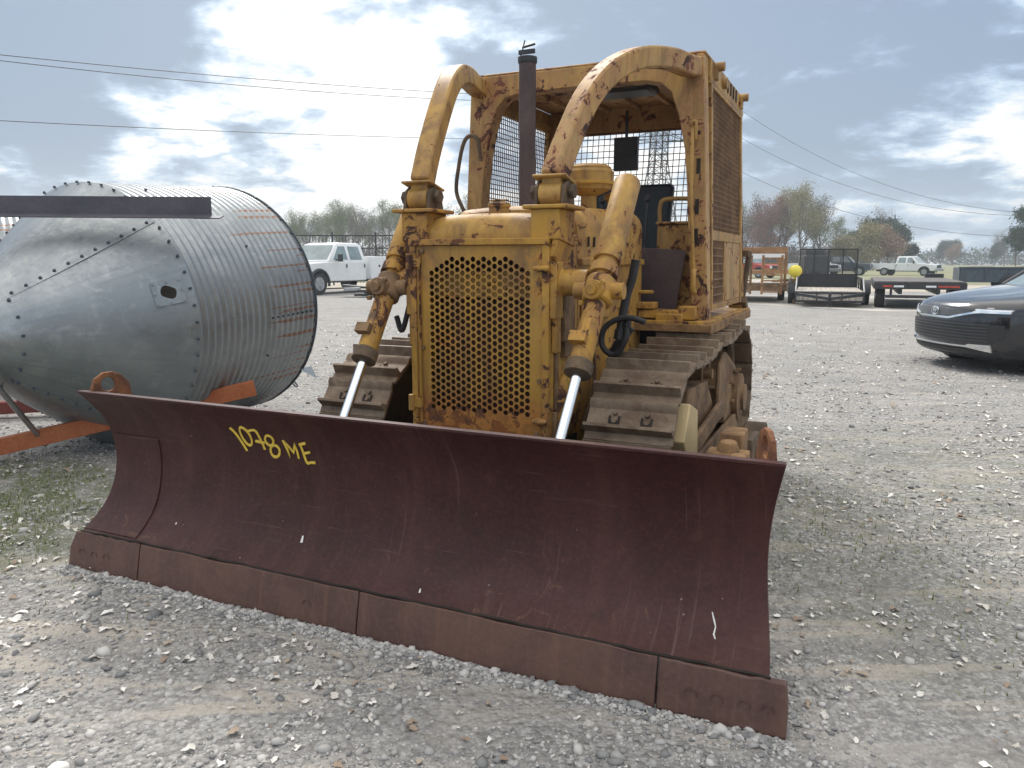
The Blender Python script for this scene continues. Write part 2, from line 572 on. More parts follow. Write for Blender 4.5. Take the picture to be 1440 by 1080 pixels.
def galv(name, streaks):
    m, g, b = new_mat(name)
    oc = g.n('ShaderNodeTexCoord').outputs['Object']
    x, y, z = g.xyz(oc)[:3]
    vor = g.n('ShaderNodeTexVoronoi', ins={'Vector': oc, 'Scale': 42.0}).outputs['Color']
    vv = g.xyz(vor)[0]
    n = g.noise(oc, 2.5, 6, .6, .6)
    c = g.mix(g.ss(n, .35, .7), (.26, .285, .30), (.35, .375, .385))
    c = g.mix(g.lin(vv, 0, 1, 0, .35), c, (.28, .32, .35))
    c = g.mix(g.ss(g.noise(oc, 5.5, 8, .7, .8), .52, .66, 0, .4), c, (.48, .50, .51))
    ang = g.math('ARCTAN2', z, y)
    # rain and dirt streaks running round or down the sheet
    if streaks == 'cone':
        st = g.noise(g.comb(g.math('MULTIPLY', x, .9), g.math('MULTIPLY', ang, 9), 0.0), 2.0, 6, .6)
        c = g.mix(g.ss(st, .48, .75, 0, .55), c, (.20, .235, .26))
        c = g.mix(g.ss(g.noise(oc, 1.6, 5, .6, 1.0), .58, .66, 0, .5), c, (.24, .265, .29))
    else:
        w = g.math('MULTIPLY', ang, 23.0)
        a1 = g.n('ShaderNodeTexNoise', noise_dimensions='1D', ins={'W': w, 'Scale': 1.0, 'Detail': 1.0}).outputs['Fac']
        ln = g.n('ShaderNodeTexNoise', noise_dimensions='1D', ins={'W': g.math('MULTIPLY', ang, 9.0), 'Scale': 1.0, 'Detail': 2.0}).outputs['Fac']
        start = g.lin(g.math('ADD', ln, g.math('MULTIPLY', g.math('SUBTRACT', g.noise(oc, 30, 3), .5), .08)), .3, .7, .60, 1.25)
        wave = g.math('SINE', g.math('MULTIPLY', x, 2 * PI / .0675))
        k = g.math('MULTIPLY', g.ss(a1, .575, .63), g.math('GREATER_THAN', x, start))
        k = g.math('MULTIPLY', k, g.lin(wave, -1, 1, 1.0, .45))
        k = g.math('MULTIPLY', k, g.ss(g.noise(oc, 14, 4), .3, .45))
        c = g.mix(g.lin(wave, -1, 1, .22, 0), c, (.22, .25, .28))
        c = g.mix(g.math('MULTIPLY', k, .9), c, (.20, .075, .035))
        c = g.mix(g.math('MULTIPLY', g.ss(a1, .57, .68, 0, .3), g.math('GREATER_THAN', x, start)), c, (.38, .22, .14))
    lk(g, c, b.inputs['Base Color'])
    b.inputs['Metallic'].default_value = .72
    lk(g, g.lin(vv, 0, 1, .36, .52), b.inputs['Roughness'])
    bp = g.n('ShaderNodeBump', ins={'Height': n, 'Distance': .012, 'Strength': .35})
    lk(g, bp.outputs[0], b.inputs['Normal'])
    return m


M['galv'] = galv('galvanised_sheet', 'cone')
M['galvc'] = galv('galvanised_corrugated_sheet', 'ring')


def ground_mat():
    m, g, b = new_mat('gravel_yard')
    ge = g.n('ShaderNodeNewGeometry').outputs['Position']
    x, y, z = g.xyz(ge)[:3]
    v1 = g.n('ShaderNodeTexVoronoi', ins={'Vector': ge, 'Scale': 55.0})
    v2 = g.n('ShaderNodeTexVoronoi', ins={'Vector': ge, 'Scale': 22.0})
    r1 = g.xyz(v1.outputs['Color'])[0]
    r2 = g.xyz(v2.outputs['Color'])[1]
    big = g.noise(ge, .35, 6, .6, .4)
    mid = g.noise(ge, 2.3, 7, .65, .5)
    fine = g.noise(ge, 140, 4, .7)
    c = g.mix(g.lin(r1, 0, 1), (.26, .254, .248), (.60, .59, .57))
    c = g.mix(g.lin(r2, .1, .95, 0, .4), c, (.36, .345, .33))
    v3 = g.n('ShaderNodeTexVoronoi', ins={'Vector': ge, 'Scale': 105.0})
    c = g.mix(g.lin(g.xyz(v3.outputs['Color'])[2], 0, 1, .0, .38), c, (.16, .157, .152))
    c = g.mix(g.ss(v1.outputs['Distance'], .55, .85, 0, .35), c, (.13, .125, .115))  # gaps between stones darkened in the colour, imitating shade in the crevices
    # sandy fines between the stones, in drawn-out patches
    sand = g.noise(g.mapping(ge, scale=(1.0, 2.2, 1), rot=(0, 0, R(25))), 1.35, 7, .62, .6)
    c = g.mix(g.ss(sand, .50, .64, 0, .75), c, g.mix(g.ss(fine, .3, .7), (.40, .37, .33), (.50, .47, .43)))
    c = g.mix(g.ss(big, .45, .7, 0, .35), c, (.24, .235, .23))
    c = g.mix(g.ss(mid, .50, .68, 0, .5), c, (.20, .195, .185))
    # dragged, packed fines with tyre-width ruts in the foreground
    rut = g.noise(g.mapping(ge, scale=(.45, 3.2, 1), rot=(0, 0, R(24))), 1.6, 6, .6, .5)
    nearf = g.ss(y, 6.5, 3.5, .35, 1)
    c = g.mix(g.math('MULTIPLY', g.ss(rut, .52, .62, 0, .8), nearf), c, g.mix(g.ss(fine, .3, .7), (.46, .41, .345), (.56, .52, .46)))
    c = g.mix(g.math('MULTIPLY', g.ss(rut, .46, .36, 0, .22), nearf), c, (.24, .235, .23))
    # moss and thin turf left by the bin and beside the dozer
    def patch(cx, cy, rx, ry):
        dx = g.math('DIVIDE', g.math('SUBTRACT', x, cx), rx)
        dy = g.math('DIVIDE', g.math('SUBTRACT', y, cy), ry)
        return g.math('SQRT', g.math('ADD', g.math('MULTIPLY', dx, dx), g.math('MULTIPLY', dy, dy)))
    gn = g.noise(ge, 7.0, 7, .7, .5)
    p1 = g.ss(g.math('ADD', patch(-3.0, 4.2, 1.5, 1.25), g.math('MULTIPLY', mid, .6)), 1.35, .9)
    p2 = g.ss(g.math('ADD', patch(1.6, 3.9, .75, 2.0), g.math('MULTIPLY', mid, .8)), 1.5, .8, 0, .5)
    p3 = g.ss(g.math('ADD', patch(2.8, 5.0, 2.0, 1.6), g.math('MULTIPLY', mid, .9)), 1.6, .9, 0, .4)
    green = g.mix(g.ss(fine, .3, .7), (.085, .105, .045), (.19, .20, .11))
    pk = g.math('MAXIMUM', g.math('MAXIMUM', p1, p2), p3)
    c = g.mix(g.math('MULTIPLY', pk, g.ss(gn, .38, .62, .15, .85)), c, green)
    c = g.mix(g.math('MULTIPLY', g.ss(fine, .3, .75), .22), c, (.13, .125, .12))
    # pale flecks of leaf crumbs pressed into the stones
    fl = g.n('ShaderNodeTexVoronoi', ins={'Vector': g.mapping(ge, scale=(1, 1, 1)), 'Scale': 9.0}).outputs['Distance']
    fl2 = g.n('ShaderNodeTexVoronoi', ins={'Vector': ge, 'Scale': 26.0}).outputs['Distance']
    drift = g.noise(ge, .8, 5, .6)
    fk = g.math('MAXIMUM', g.ss(g.math('ADD', fl, g.math('MULTIPLY', fine, .1)), .21, .17), g.ss(fl2, .16, .11))
    c = g.mix(g.math('MULTIPLY', fk, g.ss(drift, .42, .58, .1, .8)), c, (.64, .62, .58))
    lk(g, c, b.inputs['Base Color'])
    b.inputs['Roughness'].default_value = .92
    b.inputs['Specular IOR Level'].default_value = .25
    h = g.math('ADD', g.math('MULTIPLY', v1.outputs['Distance'], -.7), g.math('ADD', g.math('MULTIPLY', v2.outputs['Distance'], -1.4), g.math('MULTIPLY', mid, 1.5)))
    h = g.math('ADD', h, g.math('MULTIPLY', fine, .35))
    h = g.math('ADD', h, g.math('MULTIPLY', rut, 2.6))
    bp = g.n('ShaderNodeBump', ins={'Height': h, 'Distance': .018, 'Strength': .9})
    lk(g, bp.outputs[0], b.inputs['Normal'])
    return m


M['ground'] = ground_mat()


def two_tone(name, a, bc, scale, rough=.9, bump=.01):
    m, g, b = new_mat(name)
    ge = g.n('ShaderNodeNewGeometry').outputs['Position']
    n = g.noise(ge, scale, 8, .65, .3)
    f = g.noise(ge, scale * 30, 4, .6)
    c = g.mix(g.ss(n, .3, .7), a, bc)
    c = g.mix(g.ss(f, .3, .8, 0, .3), c, tuple(v * .6 for v in a))
    lk(g, c, b.inputs['Base Color'])
    b.inputs['Roughness'].default_value = rough
    b.inputs['Specular IOR Level'].default_value = .25
    bp = g.n('ShaderNodeBump', ins={'Height': f, 'Distance': bump, 'Strength': .6})
    lk(g, bp.outputs[0], b.inputs['Normal'])
    return m


M['concrete'] = two_tone('concrete_slab', (.42, .40, .36), (.52, .50, .46), .6)
M['field'] = two_tone('dry_grass', (.28, .27, .17), (.21, .225, .125), .12, bump=.03)
M['roadm'] = two_tone('sandy_track', (.42, .38, .31), (.50, .45, .37), .4)


def leafm(name, a, bc, tr=.3):
    m, g, b = new_mat(name)
    oi = g.n('ShaderNodeNewGeometry').outputs['Random Per Island']
    c = g.mix(oi, a, bc)
    lk(g, c, b.inputs['Base Color'])
    b.inputs['Roughness'].default_value = .8
    b.inputs['Specular IOR Level'].default_value = .2
    return m


M['bark'] = plain('bark', (.16, .13, .11), .9, 0, .3, 3)
M['leaf_sp'] = leafm('spring_leaves', (.14, .17, .07), (.24, .26, .12))
M['leaf_red'] = leafm('red_buds', (.22, .10, .08), (.27, .16, .12))
M['leaf_yel'] = leafm('yellow_green_buds', (.26, .24, .11), (.34, .29, .16))
M['leaf_dk'] = leafm('evergreen_leaves', (.030, .060, .035), (.065, .10, .055))
M['leaf_pk'] = leafm('pale_brown_buds', (.34, .22, .16), (.28, .20, .13))
M['litter'] = leafm('bleached_leaves', (.50, .47, .42), (.82, .80, .76))
M['litter_b'] = leafm('brown_leaves', (.26, .19, .14), (.40, .33, .26))
M['pebble'] = leafm('pebbles', (.19, .19, .192), (.55, .535, .51))
M['grassb'] = leafm('short_grass', (.10, .14, .045), (.24, .27, .12))
M['rock'] = plain('grey_rock', (.13, .14, .16), .85, 0, .25, 20)
M['leaf_bare'] = leafm('grey_twigs', (.13, .11, .10), (.20, .17, .14))
M['leaf_far'] = leafm('distant_foliage', (.09, .11, .08), (.16, .16, .12))
M['carpaint'] = plain('dark_metallic_paint', (.012, .014, .019), .18, .2, .1, 3, coat=.9)
M['grey_trim'] = plain('grey_plastic', (.07, .075, .08), .4, 0, .1, 6)
M['rustor'] = rusty('orange_brown_rust', (.24, .12, .055), (.40, .23, .11), scale=3, bump=.001)
M['deckdk'] = plain('dark_weathered_boards', (.13, .12, .115), .85, 0, .3, 5)
M['rustyel'] = rusty('rust_over_yellow', (.12, .062, .032), (.34, .20, .085), scale=7)
M['greyp'] = rusty('grey_purple_primer', (.062, .062, .080), (.10, .092, .112), rough=.5, scale=4, bump=.001)
M['redp2'] = rusty('dark_red_primer', (.12, .03, .025), (.20, .05, .04), scale=6, bump=.001)
M['rustpaint'] = worn_paint('rusty_tan_paint', (.40, .27, .14), (.46, .33, .18), wear=1.5, off=5)
M['chrome2'] = plain('bare_steel_tube', (.45, .46, .48), .35, .9, .1, 8)
M['pyl'] = plain('galvanised_pylon', (.16, .17, .18), .6, .2, .1, 1)
M['wire'] = plain('wire', (.05, .05, .055), .5, 0, .1, 1)
def smoothpath(pts, n=6):
    """Catmull-Rom through pts"""
    P = [Vector(p) for p in pts]
    P = [2 * P[0] - P[1]] + P + [2 * P[-1] - P[-2]]
    out = []
    for i in range(1, len(P) - 2):
        a, b, c, d = P[i - 1:i + 3]
        for k in range(n):
            t = k / n
            out.append(.5 * ((2 * b) + (-a + c) * t + (2 * a - 5 * b + 4 * c - d) * t * t + (-a + 3 * b - 3 * c + d) * t ** 3))
    out.append(P[-2])
    return out





# ------------------------------------------------------------------ ground and far setting
def sheet(name, pts, z, mat):
    mb = MB(); mb.face([(x, y, z) for x, y in pts])
    return tag(mb.build(name, mat, smooth=0), kind='structure')


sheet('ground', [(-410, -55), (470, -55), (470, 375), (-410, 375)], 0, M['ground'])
sheet('concrete_apron', [(-3, 31.5), (7.7, 25.7), (10.4, 22.0), (40, 18.0), (60, 24), (30, 29.5), (7, 33), (-2, 36)], .004, M['concrete'])
sheet('dirt_track', [(-60, 46), (8, 37), (60, 34), (90, 39), (20, 47), (-60, 58)], .005, M['roadm'])
sheet('grass_field', [(-410, 75), (-60, 62), (12, 48.5), (100, 42), (470, 60), (470, 375), (-410, 375)], .006, M['field'])

import numpy as np


def np_mesh(name, V, F, mat, smooth=False):
    V = np.asarray(V, dtype=np.float32); F = np.asarray(F, dtype=np.int32)
    k = F.shape[1]
    me = bpy.data.meshes.new(name)
    me.vertices.add(len(V)); me.vertices.foreach_set('co', V.ravel())
    me.loops.add(F.size); me.loops.foreach_set('vertex_index', F.ravel())
    me.polygons.add(len(F))
    me.polygons.foreach_set('loop_start', np.arange(0, F.size, k, dtype=np.int32))
    me.polygons.foreach_set('loop_total', np.full(len(F), k, dtype=np.int32))
    if smooth:
        me.polygons.foreach_set('use_smooth', np.ones(len(F), dtype=bool))
    me.materials.append(mat)
    me.update(); me.validate()
    o = bpy.data.objects.new(name, me); C.objects.link(o)
    return o


def scatter(rng, base, n, pos, size, flat, jitter, tilt):
    """base=(verts, tris); returns stacked verts, faces"""
    bv, bf = base
    bv = np.asarray(bv, float); bf = np.asarray(bf)
    a = rng.uniform(0, 2 * np.pi, n)
    ca, sa = np.cos(a), np.sin(a)
    v = np.repeat(bv[None], n, 0) * (1 + rng.normal(0, jitter, (n, len(bv), 1)))
    v = v * size[:, None, None]
    v = v * np.stack([rng.uniform(.7, 1.3, n), rng.uniform(.7, 1.3, n), flat], 1)[:, None, :]
    t = rng.normal(0, tilt, n); ct, st = np.cos(t), np.sin(t)
    y, z = v[..., 1] * ct[:, None] - v[..., 2] * st[:, None], v[..., 1] * st[:, None] + v[..., 2] * ct[:, None]
    x = v[..., 0]
    X = x * ca[:, None] - y * sa[:, None]; Y = x * sa[:, None] + y * ca[:, None]
    V = np.stack([X, Y, z], -1) + pos[:, None, :]
    F = bf[None] + (np.arange(n) * len(bv))[:, None, None]
    return V.reshape(-1, 3), F.reshape(-1, bf.shape[1])


def ico():
    b = bmesh.new(); bmesh.ops.create_icosphere(b, subdivisions=1, radius=1)
    v = [tuple(x.co) for x in b.verts]; f = [[q.index for q in p.verts] for p in b.faces]
    b.free(); return v, f


rng = np.random.default_rng(5)


def polar(n, r0, r1, power=1.0, az=55):
    """density falls off with distance from where the photographer stands"""
    u = rng.uniform(0, 1, n)
    r = r0 * (r1 / r0) ** (u ** power)
    a = np.radians(rng.uniform(-az, az, n))
    return np.stack([r * np.sin(a), r * np.cos(a), np.zeros(n)], 1)


n = 85000
pos = polar(n, 1.0, 13, .8)
kk = np.array([noise.noise(Vector((p[0] * 1.1, p[1] * 2.0, 5))) for p in pos])
pos = pos[kk + rng.normal(0, .12, n) > -.16]
n = len(pos)
sz = rng.lognormal(math.log(.0044), .55, n) * (1 + .05 * np.linalg.norm(pos, axis=1))
sz = np.minimum(sz, .028)
pos[:, 2] = sz * .15
# stones pushed up in a low berm against the cutting edge
m_ = 5200
uu = rng.uniform(-1.6, 1.6, m_); vv = -.012 - np.abs(rng.normal(0, .028, m_))
cth, sth = math.cos(R(-24.83)), math.sin(R(-24.83))
berm = np.stack([-.629 + uu * cth - vv * sth, 2.745 + uu * sth + vv * cth, np.zeros(m_)], 1)
lump = np.array([.5 + noise.noise(Vector((a * 4, 2, 0))) for a in uu])
bs = np.minimum(rng.lognormal(math.log(.0055), .5, m_), .018)
berm[:, 2] = np.maximum(0, .016 * lump * np.exp(vv / .03)) + bs * .1
pos = np.concatenate([pos, berm]); sz = np.concatenate([sz, bs]); n = len(pos)
V, F = scatter(rng, ico(), n, pos, sz, rng.uniform(.35, .75, n), .24, .3)
tag(np_mesh('gravel_stones', V, F, M['pebble']), kind='stuff')

# bleached oak leaves, curled and torn, lying on the stones
lv, lf = [], []
lobes = [(0, -.85), (.34, -.62), (.36, -.42), (.60, -.12), (.46, .10), (.55, .42), (.30, .60), (0, .85),
         (-.30, .62), (-.55, .38), (-.44, .04), (-.60, -.14), (-.38, -.45), (-.32, -.65)]
lv = [(0, 0, 0)] + [(a, b, .45 * abs(a) * (1 if b > 0 else .4) + .22 * math.sin(3.5 * b + 1)) for a, b in lobes]
lf = [(0, 1 + i, 1 + (i + 1) % len(lobes)) for i in range(len(lobes))]


def leaves(n, r0, r1, s0, mat, name, power=1.0, cl=None):
    pos = polar(n, r0, r1, power)
    # gather into drifts
    keep = np.array([noise.noise(Vector((p[0] * .9 + 7, p[1] * .9, 3))) + .5 * noise.noise(Vector((p[0] * 3, p[1] * 3, 9))) for p in pos])
    right = (pos[:, 0] > .6) * .22 + ((pos[:, 0] < -1.2) & (pos[:, 1] > 3)) * .2
    pos = pos[keep + right >  .06 + rng.normal(0, .13, n)]
    n = len(pos)
    sz = rng.lognormal(math.log(s0), .45, n) * (1 + .05 * np.linalg.norm(pos, axis=1))
    sz = np.minimum(sz, .017 + .0022 * np.linalg.norm(pos, axis=1))
    pos[:, 2] = .006 + sz * .12
    V, F = scatter(rng, (lv, lf), n, pos, sz, rng.uniform(.2, 1.2, n), .28, .16)
    return tag(np_mesh(name, V, F, mat), kind='stuff')


leaves(13000, 1.7, 19, .0115, M['litter'], 'leaf_litter', .45)
leaves(1100, 1.6, 12, .014, M['litter_b'], 'brown_leaf_litter', .6)
# short turf beside the bin and moss by the blade
n = 16000
pos = np.stack([rng.normal(-3.15, .62, n), rng.normal(4.3, .62, n), np.zeros(n)], 1)
k = np.array([noise.noise(Vector((p[0] * 2.2, p[1] * 2.2, 1))) for p in pos])
pos = pos[k > -.08]
n2 = 1500
pos2 = np.stack([rng.normal(1.9, .35, n2), rng.normal(3.9, .9, n2), np.zeros(n2)], 1)
pos = np.concatenate([pos, pos2]); n = len(pos)
gv_, gf_ = [(-.10, 0, 0), (.10, 0, 0), (0, .35, 1.0)], [(0, 1, 2)]
V, F = scatter(rng, (gv_, gf_), n, pos, rng.uniform(.012, .032, n), rng.uniform(.6, 1.1, n), .2, .5)
tag(np_mesh('turf', V, F, M['grassb']), kind='stuff')

# a few loose stones big enough to count
stone_v, stone_f = ico()
STN = [((-2.38, 2.62), .035, 'dark grey stone on the gravel left of the blade corner'),
       ((-1.26, 1.93), .030, 'pale flat stone in the lower left foreground gravel')]
for i, ((x, y), s, lab) in enumerate(STN):
    mb = MB(); bmesh.ops.create_icosphere(mb.bm, subdivisions=2, radius=s)
    for v in mb.bm.verts:
        v.co *= 1 + .35 * noise.noise(v.co * 30 + Vector((i * 5, 0, 0)))
        v.co.z *= .6
    o = mb.build('stone', M['rock'] if i == 0 else M['litter'], None, 0, 60, loc=(x, y, s * .4))
    tag(o, lab, 'stone')


# ------------------------------------------------------------------ bulldozer
DZ_LOC = (-0.629, 2.745, 0)
DZ_ROT = R(-24.83)
UC = .03
dozer = thing('bulldozer', 'worn yellow crawler bulldozer with a rusty brown blade marked 1078 ME, parked on the gravel',
              'bulldozer', DZ_LOC, DZ_ROT)


def pm(mb, name, mat, parent=None, bevel=.004, smooth=30, label=None, uc=True):
    return mb.build(name, mat, parent or dozer, bevel, smooth, loc=None if (not uc or parent) else (UC, 0, 0), label=label)


# --- blade
VP = smoothpath([(.040, .168, 0), (.10, .215, 0), (.165, .29, 0), (.205, .39, 0), (.220, .50, 0), (.208, .61, 0),
                 (.170, .70, 0), (.115, .775, 0), (.080, .812, 0)], 4)


def vprof(z):
    for a, b in zip(VP, VP[1:]):
        if a.y <= z <= b.y:
            t = (z - a.y) / (b.y - a.y)
            return a.x + (b.x - a.x) * t
    return VP[0].x if z < VP[0].y else VP[-1].x


def hw(z):      # half width: sides pinch in slightly at mid height
    t = (z - .17) / .64
    return 1.535 - .045 * math.sin(PI * max(0, min(1, t))) - .01 * (1 - t)


blade = None
f, bk = [], []
NU = 64
for p in VP:
    f.append([(-hw(p.y) + 2 * hw(p.y) * k / NU, p.x + (.0045 * noise.noise(Vector((5.5 * (2 * k / NU - 1), p.y * 5, 2))) if 0 < k < NU else 0), p.y) for k in range(NU + 1)])
    bk.append([(-hw(p.y) + 2 * hw(p.y) * k / NU, p.x + .022, p.y) for k in range(NU + 1)])
mb = MB(); mb.slab(f, bk)
# rolled lip at the top edge
mb.bar((-1.533, .096, .813), (1.533, .096, .813), .034, .008, up=(0, 0, 1))
blade = pm(mb, 'blade', M['blade'], bevel=0, smooth=40, uc=False, label='curved dozer blade of dark red brown rusted steel')


def bsheet(u0, u1, z0, z1, off, th, n=8, m=14):
    A, B = [], []
    for j in range(m + 1):
        z = z0 + (z1 - z0) * j / m
        ra, rb = [], []
        for k in range(n + 1):
            t = k / n
            lo = u0 if u0 > -1.4 else -hw(z) + .003
            u = lo + (u1 - lo) * t
            ra.append((u, vprof(z) - off - th, z)); rb.append((u, vprof(z) - off, z))
        A.append(ra); B.append(rb)
    return A, B


A, B = bsheet(-1.52, -1.185, .178, .60, -.004, .010)
mb = MB(); mb.slab(A, B)
pm(mb, 'wear_plate', M['blade'], blade, bevel=.002, smooth=40)
# torn weld line and dark groove over the cutting edge
mb = MB()
random.seed(4)
pts = [(u, .038 + random.uniform(-.002, .002), .1685 + random.uniform(-.003, .003)) for u in [(-1.53 + 3.06 * i / 60) for i in range(61)]]
mb.tube(pts, .0045, 6)
pm(mb, 'weld_seam', M['dark'], blade, bevel=0)


def cutting_edge(u0, u1, cut=0):
    mb = MB()
    n = 14
    zs = .163
    out_f, out_b = [], []
    rnd = random.Random(int(u0 * 100))
    for r, (v, z) in enumerate(((-.002, .0), (.0, .012), (.014, .085), (.030, zs))):
        rf, rb = [], []
        for k in range(n + 1):
            u = u0 + (u1 - u0) * k / n
            zz = z + (rnd.uniform(-.004, .004) if r in (0, 3) and 0 < k < n else 0)
            if cut and r == 3:
                if cut < 0 and k == 0: u += .03; zz -= .004
                if cut > 0 and k == n: u -= .008
            rf.append((u, v, max(zz, -.01))); rb.append((u, v + (.016 if r == 0 else .026), max(zz, -.01)))
        out_f.append(rf); out_b.append(rb)
    mb.slab(out_f, out_b)
    return mb


for (a, b_, cut) in ((-1.132, .037, 0), (.043, 1.188, 0)):
    pm(cutting_edge(a, b_), 'cutting_edge', M['edge'], blade, bevel=.0025)
for (a, b_, cut) in ((-1.585, -1.139, -1), (1.194, 1.585, 1)):
    e = pm(cutting_edge(a, b_, cut), 'end_bit', M['edge'], blade, bevel=.006)
for u in (-1.50, -1.42, -1.34, -.2, 1.30, 1.38, 1.46, 1.53):
    mb = MB()
    mb.tube([(u + .019 * math.cos(t), .0112, .072 + .019 * math.sin(t)) for t in [2 * PI * i / 16 for i in range(16)]], .0018, 5, closed=True)
    pm(mb, 'plow_bolt', M['edge'], blade, bevel=0)

# lifting eyes (plates in the fore-aft plane at the two upper corners)
for sgn in (-1, 1):
    mb = MB()
    u0 = 0.0
    slant = lambda a, o_: sgn * (1.522 - (a - .085) * .40 - o_)
    outline = [(.118, .805), (.14, .868), (.175, .893), (.21, .895), (.245, .878), (.275, .835), (.285, .76), (.150, .765)]
    hole = [(.190 + .030 * math.cos(t), .838 + .034 * math.sin(t)) for t in [2 * PI * i / 16 for i in range(16)]]
    bmt = mb.bm
    for uu in (0.0, .018):
        ov = [bmt.verts.new((slant(a, uu), a, b)) for a, b in outline]
        hv = [bmt.verts.new((slant(a, uu), a, b)) for a, b in hole]
        es = [bmt.edges.new((ov[i], ov[(i + 1) % len(ov)])) for i in range(len(ov))]
        es += [bmt.edges.new((hv[i], hv[(i + 1) % 16])) for i in range(16)]
        bmesh.ops.triangle_fill(bmt, use_beauty=True, edges=es)
        if uu == u0:
            o1, h1 = ov, hv
    for i in range(len(outline)):
        bmt.faces.new([o1[i], o1[(i + 1) % len(ov)], ov[(i + 1) % len(ov)], ov[i]])
    for i in range(16):
        bmt.faces.new([h1[i], h1[(i + 1) % 16], hv[(i + 1) % 16], hv[i]])
    pm(mb, 'lifting_eye', M['eye'], blade, bevel=.003)
for pts_, r_ in (([(1.330, .285), (1.341, .262), (1.347, .25), (1.345, .232), (1.352, .222)], .003), ([(-.33, .285), (-.325, .262)], .007), ([(-1.02, .25), (-1.018, .243)], .005), ([(.28, .20), (.284, .19)], .005)):
    mb = MB(); mb.tube([(a, vprof(b) - .0015, b) for a, b in pts_], [r_ * (.6 + .4 * (i % 2)) for i in range(len(pts_))], 8, section=[(math.cos(t), .3 * math.sin(t)) for t in [2 * PI * i / 8 for i in range(8)]], up=(0, -1, .05))
    pm(mb, 'white_smear', M['litter'], blade, bevel=0)
# back stiffeners
mb = MB()
mb.bar((-1.45, .27, .30), (1.45, .27, .30), .12, .16)
mb.bar((-1.45, .245, .72), (1.45, .245, .72), .07, .08)
for u in (-1.35, -.9, -.45, 0, .45, .9, 1.35):
    mb.box((u, .30, .50), (.03, .14, .46))
pm(mb, 'stiffener', M['blade'], blade)

# hand painted number
LX = lambda X, Y: (-.71 + .00395 * (80 + X * .3704 - 322) - .00028 * (500 + Y * .3704 - 598),
                   .71 + .00034 * (80 + X * .3704 - 322) - .00298 * (500 + Y * .3704 - 598))


def ell(cx, cy, rx, ry, tilt=.1, a0=0, a1=2 * PI, n=18):
    out = []
    for i in range(n + 1):
        t = a0 + (a1 - a0) * i / n
        x, y = rx * math.cos(t), ry * math.sin(t)
        out.append((cx + x * math.cos(tilt) - y * math.sin(tilt), cy + x * math.sin(tilt) + y * math.cos(tilt)))
    return out


strokes = [[(660, 270), (672, 292), (685, 330), (700, 370)], ell(711, 306, 17, 40, -.12),
           [(722, 285), (742, 279), (757, 281), (763, 318), (770, 362)], [(742, 326), (775, 334)],
           ell(796, 322, 15, 22, .1), ell(808, 367, 17, 25, .1),
           [(848, 320), (854, 354), (861, 388), (855, 354), (850, 324), (864, 348), (877, 372), (882, 352), (886, 334), (890, 364), (892, 395)],
           [(908, 340), (912, 375), (920, 411), (934, 410), (950, 410)], [(903, 337), (928, 330)], [(912, 374), (936, 368)]]
mb = MB()
for si, s_ in enumerate(strokes):
    pts = smoothpath([(a, b, 0) for a, b in s_], 3) if len(s_) > 2 and len(s_) < 12 and si != 6 else [Vector((a, b, 0)) for a, b in s_]
    P3 = []
    for p in pts:
        u, z = LX(p.x, p.y)
        P3.append((u, vprof(z) - .003, z))
    rr = [.0062 + .0015 * noise.noise(Vector((i * .9, si * 3.3, 0))) for i in range(len(P3))]
    mb.tube(P3, rr, 8, section=[(math.cos(t), .35 * math.sin(t)) for t in [2 * PI * i / 8 for i in range(8)]], up=(0, -1, .05))
pm(mb, 'painted_number', M['letter'], blade, bevel=0, label='yellow hand painted marking 1078 ME')

# --- push arms outside the tracks
for s in (-1, 1):
    mb = MB()
    mb.bar((s * 1.20, .30, .24), (s * 1.17, 2.35, .36), .12, .17)
    mb.box((s * 1.20, .40, .26), (.16, .12, .24))
    mb.lathe([(.10, 0), (.10, .12)], (s * 1.08, 2.35, .38), (s, 0, 0), 20)
    arm = pm(mb, 'push_arm', M['grime'], bevel=.008)
    mb = MB()
    mb.bar((s * 1.20, .28, .60), (s * 1.18, 1.55, .42), .075, .09)
    mb.cyl((s * 1.195, .72, .575), (s * 1.19, .92, .54), .055, .06)
    mb.cyl((s * 1.19, .96, .53), (s * 1.19, 1.02, .52), .075)
    mb.cyl((s * 1.13, .32, .60), (s * 1.27, .32, .60), .035)
    mb.box((s * 1.15, 1.52, .46), (.03, .22, .24)); mb.box((s * 1.23, 1.52, .46), (.03, .22, .24))
    mb.cyl((s * 1.12, 1.55, .48), (s * 1.27, 1.55, .48), .04)
    pm(mb, 'brace', M['grime'], arm, bevel=.006)
    if s > 0:
        mb = MB()
        mb.box((s * 1.19, 1.05, .55), (.17, .11, .11)); mb.box((s * 1.25, .93, .535), (.10, .10, .12))
        mb.cyl((s * 1.19, 1.05, .60), (s * 1.19, 1.05, .65), .05, .035, 12)
        mb.cyl((s * 1.25, .93, .59), (s * 1.25, .93, .625), .04, .03, 12)
        mb.box((s * 1.19, 1.20, .58), (.10, .16, .17))
        pm(mb, 'brace_clamp', M['rustyel'], arm, bevel=.008)

# --- tracks
TF, TR = (1.45, .47), (3.05, .50)         # idler and sprocket centres (v, z)
RF, RR = .41, .45
TW = (.545, .955)                          # inner and outer face of the shoes


